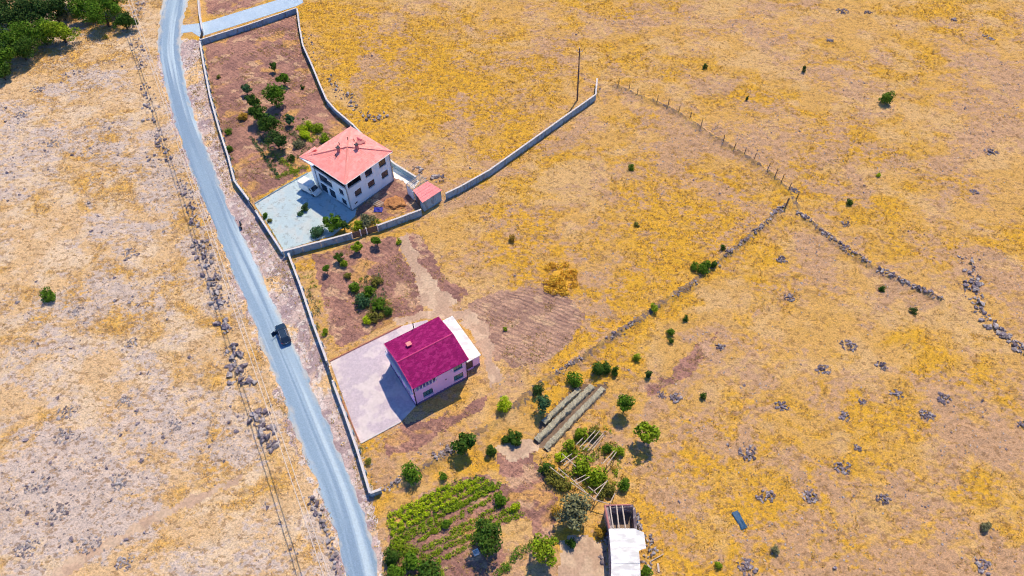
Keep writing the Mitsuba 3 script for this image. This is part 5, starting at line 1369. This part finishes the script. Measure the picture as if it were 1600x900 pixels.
ROWS = [((-15.40,30.31), (-7.90,34.53), 0.55, 0.6, 'lime', 1.6, 'lime green vegetable row nearest the dry strip, top of the garden'), ((-15.32,29.59), (-5.54,35.13), 0.55, 0.65, 'lime', 1.7, 'second green vegetable row from the top of the garden'), ((-15.16,28.87), (-3.98,35.48), 0.6, 0.7, 'lime', 1.8, 'third bright vegetable row from the top of the garden'),
        ((-15.00,28.09), (-2.97,35.05), 0.6, 0.7, 'lime', 1.7, 'fourth leafy vegetable row from the top of the garden'), ((-14.68,27.32), (-2.38,34.28), 0.6, 0.6, 'light', 1.6, 'fifth leafy vegetable row from the top of the garden'), ((-14.01,26.93), (-8.75,29.90), 0.6, 0.6, 'light', 1.4, 'short olive vegetable row in the middle left of the garden'),
        ((-8.02,30.95), (-1.32,34.62), 0.7, 0.4, 'light', 1.2, 'low olive row below the leafy ones, right half'), ((-10.38,28.32), (-1.14,33.60), 0.6, 0.35, 'light', 1.2, 'thin olive row above the round bush'), ((-11.71,27.32), (-8.39,29.19), 0.6, 0.4, 'light', 1.4, 'short light row left of the round bush'),
        ((-7.63,28.40), (-0.32,32.59), 0.6, 0.35, 'light', 1.2, 'thin olive row right of the round bush'), ((-12.35,25.80), (0.64,31.60), 0.7, 0.4, 'light', 1.2, 'long thin row across the lower garden'), ((-11.14,25.20), (1.28,30.87), 0.7, 0.4, 'light', 1.4, 'last long row of the lower garden'), ((-9.79,24.61), (-4.37,27.16), 0.6, 0.35, 'light', 1.2, 'short row ending at the big dark tree'),
        ((-14.64,27.01), (-11.63,26.40), 1.4, 0.9, 'light', 1.2, 'leafy cross row at the left end of the garden'), ((-1.82,23.44), (2.49,27.01), 0.9, 0.7, 'mid', 1.3, 'bright green hedge row right of the big dark tree'),
        ((-49.99,103.54), (-46.07,97.62), 0.7, 0.4, 'blue', 0.9, 'bluish row on the left of the upper garden, upper part'), ((-46.07,97.62), (-42.02,92.03), 0.7, 0.4, 'blue', 0.9, 'bluish row on the left of the upper garden, lower part'), ((-49.33,105.46), (-43.84,97.26), 0.6, 0.4, 'grey', 0.8, 'grey green row beside the bluish one'),
        ((-43.52,97.98), (-39.50,93.40), 0.9, 0.5, 'light', 1.0, 'light row running down to the concrete yard'), ((-43.02,92.37), (-37.72,95.14), 0.9, 0.4, 'light', 0.9, 'light row along the edge of the concrete yard'), ((-41.63,106.63), (-37.80,102.03), 0.9, 0.5, 'lime', 1.2, 'lime row nearest the roof of the white house'), ((-42.31,105.08), (-38.98,100.54), 0.8, 0.4, 'grey', 0.8, 'grey row left of the lime one')]
for a, b, w, h, hue, d, text in ROWS:
    crop_row(a, b, w, h, hue, d, text)
crop_row((-32.15,66.56), (-29.65,61.55), 0.7, 0.3, 'grey', 0.5, 'lilac grey lavender row along the road wall of the orchard')



def ground_cover(name, poly, n, hues, thresh, size, text, seed):
    """Low mixed greenery that nobody could count, over part of a plot."""
    r = np.random.default_rng(seed)
    poly = np.array(poly)
    lo, hi = poly.min(0), poly.max(0)
    q = r.uniform(lo, hi, (n * 6, 2))
    keep = in_poly(poly, q[:, 0] + r.normal(size=len(q)) * 0.25, q[:, 1] + r.normal(size=len(q)) * 0.25) & (np_fbm(q[:, 0] / 1.5, q[:, 1] / 1.5, seed * 1.7, 3) > thresh)
    q = q[keep][:n]
    c = np.column_stack([q, ground_z(q[:, 0], q[:, 1]) + 0.12])
    kind = (np_noise(q[:, 0] / 1.2, q[:, 1] / 1.2, seed * 3.1) * len(hues)).astype(int).clip(0, len(hues) - 1)
    ms, cs = [], []
    for k, hue in enumerate(hues):
        if (kind == k).any():
            m, col = leaves(c[kind == k], r.uniform(0.12, 0.32, (kind == k).sum()), int((kind == k).sum() * 16), size, hue, r)
            ms.append(m)
            cs.append(col)
    single(name, cat(ms), 'leaf_mat', text, 'greenery', kind='stuff', color=np.vstack(cs))


ground_cover('ground_cover', [(-48.95,111.44), (-41.83,110.22), (-36.03,107.42), (-34.20,102.41), (-37.54,97.98), (-38.77,94.44), (-42.17,91.69), (-44.33,95.14), (-48.62,102.41)], 420, ['mid', 'light', 'grey', 'dark', 'olive'], 0.46, 0.09, 'mixed low greenery between the dark fruit trees and the white house', 3)
ground_cover('ground_cover', [(-25.95,68.38), (-21.42,69.71), (-19.47,65.28), (-18.31,62.04), (-21.74,59.63), (-24.16,63.02)], 260, ['mid', 'olive', 'blue', 'light'], 0.40, 0.09, 'mixed low greenery filling the orchard thicket', 5)
ground_cover('ground_cover', [(-27.87,80.50), (-23.62,82.33), (-22.37,81.11), (-26.02,79.01), (-27.32,79.01)], 90, ['grey', 'light', 'mid'], 0.38, 0.09, 'low greenery behind the wall by the field gate', 7)
ground_cover('ground_cover', [(3.63,38.31), (6.81,39.40), (9.78,43.15), (13.05,42.58), (14.67,39.58), (13.89,35.13), (11.36,32.59), (7.37,33.85)], 380, ['olive', 'light', 'dry', 'mid'], 0.47, 0.09, 'tangled greenery and dry stalks under the vine trellis', 9)
ground_cover('ground_cover', [(-15.30,27.32), (-12.45,26.86), (-8.40,24.46), (-7.53,22.57), (-15.05,22.57)], 260, ['light', 'mid', 'olive'], 0.42, 0.09, 'leafy weeds in the bottom left corner of the vegetable garden', 11)
ground_cover('ground_cover', [(-36.15,72.84), (-33.88,73.54), (-26.94,58.21), (-27.60,55.34), (-29.82,58.21)], 70, ['olive', 'light', 'dry'], 0.50, 0.08, 'sparse weeds along the inside of the orchard road wall', 13)
ground_cover('ground_cover', [(-15.50,30.47), (-7.59,34.96), (-3.32,35.65), (-2.13,34.11), (-8.02,30.95), (-14.31,26.86)], 420, ['light', 'mid', 'lime'], 0.40, 0.09, 'leafy undergrowth between the upper vegetable rows', 15)
q = scatter(190, (-45, -22, 60, 105), lambda x, y: in_poly(YARD_WHITE, x, y) * np_smooth(0.42, 0.6, np_fbm(x / 1.5, y / 1.5, 3.0)), 31)
pebbles('yard_litter', q, 0.04, 0.13, 31, 'field_stone_mat', 'dark bits of litter strewn over the pale concrete yard')
q = scatter(260, (-26, -5, 38, 60), lambda x, y: in_poly(YARD_PAVED, x, y) * np_smooth(0.45, 0.65, np_fbm(x / 1.5, y / 1.5, 3.0)), 32)
pebbles('yard_litter', q, 0.02, 0.07, 32, 'field_stone_mat', 'small litter strewn over the lilac paving')

# raised furrows of the dug bed
t = 'furrowed_bed'
label(t, 'grey green furrowed bed of three raised earth ridges', kind='structure')


def ridge(a, b, w, h, mat):
    n = max(8, int(math.hypot(b[0] - a[0], b[1] - a[1]) / 0.25))
    d = np.array([b[0] - a[0], b[1] - a[1]])
    nv = np.array([-d[1], d[0]]) / np.linalg.norm(d)
    prof = np.array([(-0.62, -1.3), (-0.52, 0.4), (-0.4, 0.9), (-0.12, 0.95), (0.15, 0.98), (0.4, 0.9), (0.52, 0.4), (0.62, -1.3)])
    vs = []
    for i in range(n + 1):
        q = np.array(a) + d * i / n
        e = min(1.0, min(i, n - i) / 3 + 0.15)
        for o, z in prof:
            jit = rng.normal() * 0.06
            x, y = q + nv * (o * w + jit)
            vs.append((x, y, -0.02 + z * h * e + rng.normal() * 0.05))
    i, j = np.meshgrid(np.arange(n), np.arange(7), indexing='ij')
    q = np.stack([i * 8 + j, i * 8 + j + 1, (i + 1) * 8 + j + 1, (i + 1) * 8 + j], -1).reshape(-1, 4)
    m = trimesh.Trimesh(np.array(vs), np.vstack([q[:, [0, 1, 2]], q[:, [0, 2, 3]]]), process=False)
    if m.face_normals[:, 2].mean() < 0:
        m.invert()
    return m


bsdf('dark_soil', proc(lambda p, n, uv: mix((0.17, 0.125, 0.10), (0.25, 0.18, 0.13), fbm(p.x / 0.3, p.y / 0.3, 3.0, 3))), 0.95, 0.05)
bsdf('ridge_mat', proc(lambda p, n, uv: mix((0.46, 0.45, 0.33), (0.27, 0.25, 0.19), fbm(p.x / 0.4, p.y / 0.7, 3.0, 4)) * (0.7 + 0.6 * fbm(p.x / 0.12, p.y / 0.12, 5.0, 2))), 0.95, 0.05)
scene[t + '__trench'] = mikit.ply(sub_grid(which == 5), 'dark_soil', smooth=True)
for a, b, w in (((4.29,43.34), (9.60,48.64), 0.66), ((3.26,40.69), (11.45,49.16), 0.74), ((4.43,39.49), (12.96,48.75), 0.74)):
    scene[numbered(t + '__ridge')] = mikit.ply(ridge(a, b, w, 0.28, None), 'ridge_mat', smooth=40)

# ---------------------------------------------------------------- trellis, fence, poles, cables, odds and ends
t = thing('trellis', 'sagging vine trellis of thin pale poles left of the old shed', 'trellis')
POLES = [[(8.37,39.18), (9.36,40.18)], [(9.24,38.46), (11.63,41.20)], [(9.82,38.37), (12.11,40.83)], [(10.42,38.55), (12.17,40.55)], [(10.25,32.96), (12.12,34.30)], [(11.67,36.61), (13.32,38.37)], [(12.14,36.35), (13.54,38.11)], [(10.15,31.73), (12.04,34.30)], [(12.11,31.41), (12.86,32.63)], [(8.85,38.82), (11.03,41.20)],
         [(6.48,37.97), (8.20,36.22)], [(5.90,36.05), (7.23,34.85)], [(4.84,36.22), (6.65,34.68)], [(7.46,34.68), (10.03,32.02)], [(7.43,34.09), (10.33,31.85)], [(9.58,33.58), (10.77,32.42)], [(10.10,31.93), (12.27,31.29)], [(7.76,34.25), (9.36,35.10)], [(8.06,33.83), (9.83,34.85)], [(6.57,36.31), (8.46,37.71)], [(6.26,36.83), (7.81,38.06)]]
for k, (a, b) in enumerate(POLES):
    z0, z1 = (1.8, 1.88) if k < 10 else (1.7, 1.66)
    part(t, 'pole', tube([(*a, z0 + rng.uniform(-.1, .1)), (*b, z1 + rng.uniform(-.1, .1))], 0.055, 5), 'pale_wood')
    if k % 2 == 0:
        part(t, 'post', tube([(*a, gz(*a) - 0.3), (*a, z0 + 0.05)], 0.05, 5), 'old_wood')
        part(t, 'post', tube([(*b, gz(*b) - 0.3), (*b, z1 + 0.05)], 0.05, 5), 'old_wood')

t = thing('wire_fence', 'line of thin weathered fence posts with wire crossing the upper right field', 'fence')
FENCE = [(22.01,120.19), (24.17,119.31), (25.66,117.34), (29.19,114.35), (31.21,113.10), (33.14,111.44), (35.10,109.41), (36.58,106.24), (40.08,101.84), (41.78,99.99), (43.55,98.71), (45.03,97.26), (46.68,94.09), (47.67,92.37), (48.50,91.01), (49.38,89.02), (50.35,87.06), (47.75,84.82)]
for k, (x, y) in enumerate(FENCE):
    hh = rng.uniform(1.2, 1.7) if k < 17 else 2.0
    part(t, 'post', tube([(x, y, gz(x, y) - 0.3), (x + rng.normal() * 0.06, y + rng.normal() * 0.06, gz(x, y) + hh)], 0.075 if k < 17 else 0.13, 6), 'old_wood')
for z in (0.45, 0.95):
    part(t, 'wire', tube([(x, y, gz(x, y) + z) for x, y in FENCE[:17]], 0.010, 4), 'grey_metal')
t = thing('utility_pole', 'single tall wooden pole beside the upper end of the long wall', 'pole')
x, y = (13.25,115.62)
part(t, 'pole', tube([(x, y, -0.5), (x - 0.2, y, 5.5), (x - 0.42, y, 11.6)], 0.17, 8, 0.11), 'old_wood')
part(t, 'crossarm', tube([(x - 1.0, y, 11.0), (x + 0.2, y, 11.0)], 0.05, 6), 'pale_wood')
for dx in (-0.95, -0.42, 0.15):
    part(t, 'insulator', tm(m3.Manifold.cylinder(0.25, 0.06, 0.05, 8).translate((x + dx, y, 11.05 if dx != -0.42 else 11.6))), 'white_paint', smooth=40)
for k, dx in enumerate((0.0, 0.62)):
    a, b = np.array([*(-92.52,158.17), 9.0]), np.array([*(-17.16,15.56), 9.0])
    a[0] += dx
    b[0] += dx
    s = np.linspace(0, 1, 40)
    p = a + (b - a) * s[:, None]
    p[:, 2] -= 4 * 1.3 * s * (1 - s)
    single('power_cable', tube(p, 0.05, 5), 'cable_mat', ('left' if k == 0 else 'right') + ' one of the two thin pale cables strung along the left roadside', 'cable', 'overhead cables along the road', smooth=True)

# heap of straw, mound of soil, boards, tarps
def mound(name, at, rx, ry, h, mat, text, category, seed, lumps=0.25):
    r = np.random.default_rng(seed)
    m = trimesh.creation.icosphere(4)
    v = m.vertices * [rx, ry, h]
    v *= (1 + lumps * (np_fbm(m.vertices[:, 0] * 2.6 + seed, m.vertices[:, 1] * 2.6, m.vertices[:, 2] * 2.6, 4) - 0.5) * 2)[:, None]
    m.vertices = v + [at[0], at[1], gz(*at) - 0.15 * h]
    single(name, m, mat, text, category, smooth=True)


mound('soil_mound', (-20.51,85.63), 1.9, 1.6, 0.8, 'mound_mat', 'orange brown mound of dug earth between the white house and the lean-to', 'earth mound', 3, 0.4)
bsdf('mound_mat', proc(lambda p, n, uv: mix((0.52, 0.26, 0.10), (0.30, 0.14, 0.07), fbm(p.x / 0.5, p.y / 0.5, 3.0, 4)) * (0.7 + 0.6 * fbm(p.x / 0.12, p.y / 0.12, 5.0, 2))), 0.95, 0.05)
straw_at = (7.78,68.65)
mound('straw_heap', straw_at, 1.7, 2.0, 0.4, 'straw_mat', 'fuzzy golden heap of straw above the ploughed plot', 'straw heap', 5, 0.7)
bsdf('straw_mat', proc(lambda p, n, uv: mix((0.70, 0.42, 0.06), (0.52, 0.30, 0.05), fbm(p.x / 0.4, p.y / 0.4, 3.0, 4))), 0.95, 0.05)
r = np.random.default_rng(9)
m, col = leaves([(straw_at[0] + 2.9 * math.sqrt(q) * math.cos(a), straw_at[1] + 3.3 * math.sqrt(q) * math.sin(a), 0.75 * (1 - q) + 0.10) for q, a in zip(r.uniform(size=40), r.uniform(0, 6.28, 40))], r.uniform(0.3, 0.8, 40), 5200, 0.12, 'dry', r, flat=0.7)
scene['straw_heap__stalks'] = mikit.ply(m, 'leaf_mat', color=np.clip(col * [1.75, 1.62, 1.2], 0, 0.85))
t = thing('board_stack', 'few pale boards leaning in the shade beside the white house', 'boards')
for k in range(4):
    a, b = np.array((-24.27,85.36)), np.array((-22.93,84.42))
    n_ = np.array([0.18, 0.30]) * k
    part(t, 'board', tube([(*(a + n_), 0.35 + 0.05 * k), (*(b + n_), 0.5)], 0.09, 4), 'pale_wood')


def sheet(name, at, rx, ry, mat, text, seed, ang=0.0):
    r = np.random.default_rng(seed)
    g = np.linspace(-1, 1, 16)
    a, b = np.meshgrid(g, g)
    x, y = a * rx * math.cos(ang) - b * ry * math.sin(ang), a * rx * math.sin(ang) + b * ry * math.cos(ang)
    z = 0.12 + 0.45 * np_fbm(a * 2 + seed, b * 2, 1.0, 3) * (1 - 0.6 * np.maximum(abs(a), abs(b)) ** 4) - 0.12
    k = (np.arange(15)[:, None] * 16 + np.arange(15)).ravel()
    f = np.vstack([np.stack([k, k + 1, k + 17], 1), np.stack([k, k + 17, k + 16], 1)])
    top = np.stack([x + at[0], y + at[1], z + gz(*at)], -1).reshape(-1, 3)
    m = trimesh.Trimesh(np.vstack([top, top - [0, 0, 0.02]]), np.vstack([f, f[:, ::-1] + 256]), process=False)
    single(name, m, mat, text, 'tarpaulin', smooth=True)


sheet('tarpaulin', (-23.24,83.99), 0.75, 0.6, 'blue_tarp', 'crumpled bright blue tarpaulin in the shade beside the white house', 2)
sheet('tarpaulin', (28.25,29.90), 0.45, 1.15, 'dull_blue_tarp', 'dark blue crumpled tarpaulin lying alone in the lower right field', 4, 0.35)
t = thing('crate', 'white crate at the foot of the big dark garden tree', 'crate')
fr = Frame((-4.33,25.95), (0.8, 0.4))
part(t, 'box', fr(bx(-0.35, 0.35, -0.3, 0.3, -0.05, 0.5) - bx(-0.3, 0.3, -0.25, 0.25, 0.05, 1)), 'white_paint')
for k in range(2):
    part(t, 'handle', fr(tube([(-0.36 + 0.72 * k, -0.1, 0.4), (-0.38 + 0.76 * k, 0, 0.42), (-0.36 + 0.72 * k, 0.1, 0.4)], 0.02)), 'grey_metal')
single('loose_pole', tube([(*(16.55,24.90), gz(*(16.55,24.90)) + 0.1), (*(18.20,25.72), gz(*(18.20,25.72)) + 0.25)], 0.06, 6), 'pale_wood', 'pale loose pole lying right of the old shed', 'pole', smooth=40)
single('loose_board', box(-0.12, 0.12, -0.5, 0.5, 0, 0.06).apply_translation([*(17.38,24.16), gz(*(17.38,24.16)) + 0.15]), 'pale_wood', 'short pale board standing out of the grass at the bottom edge', 'board')
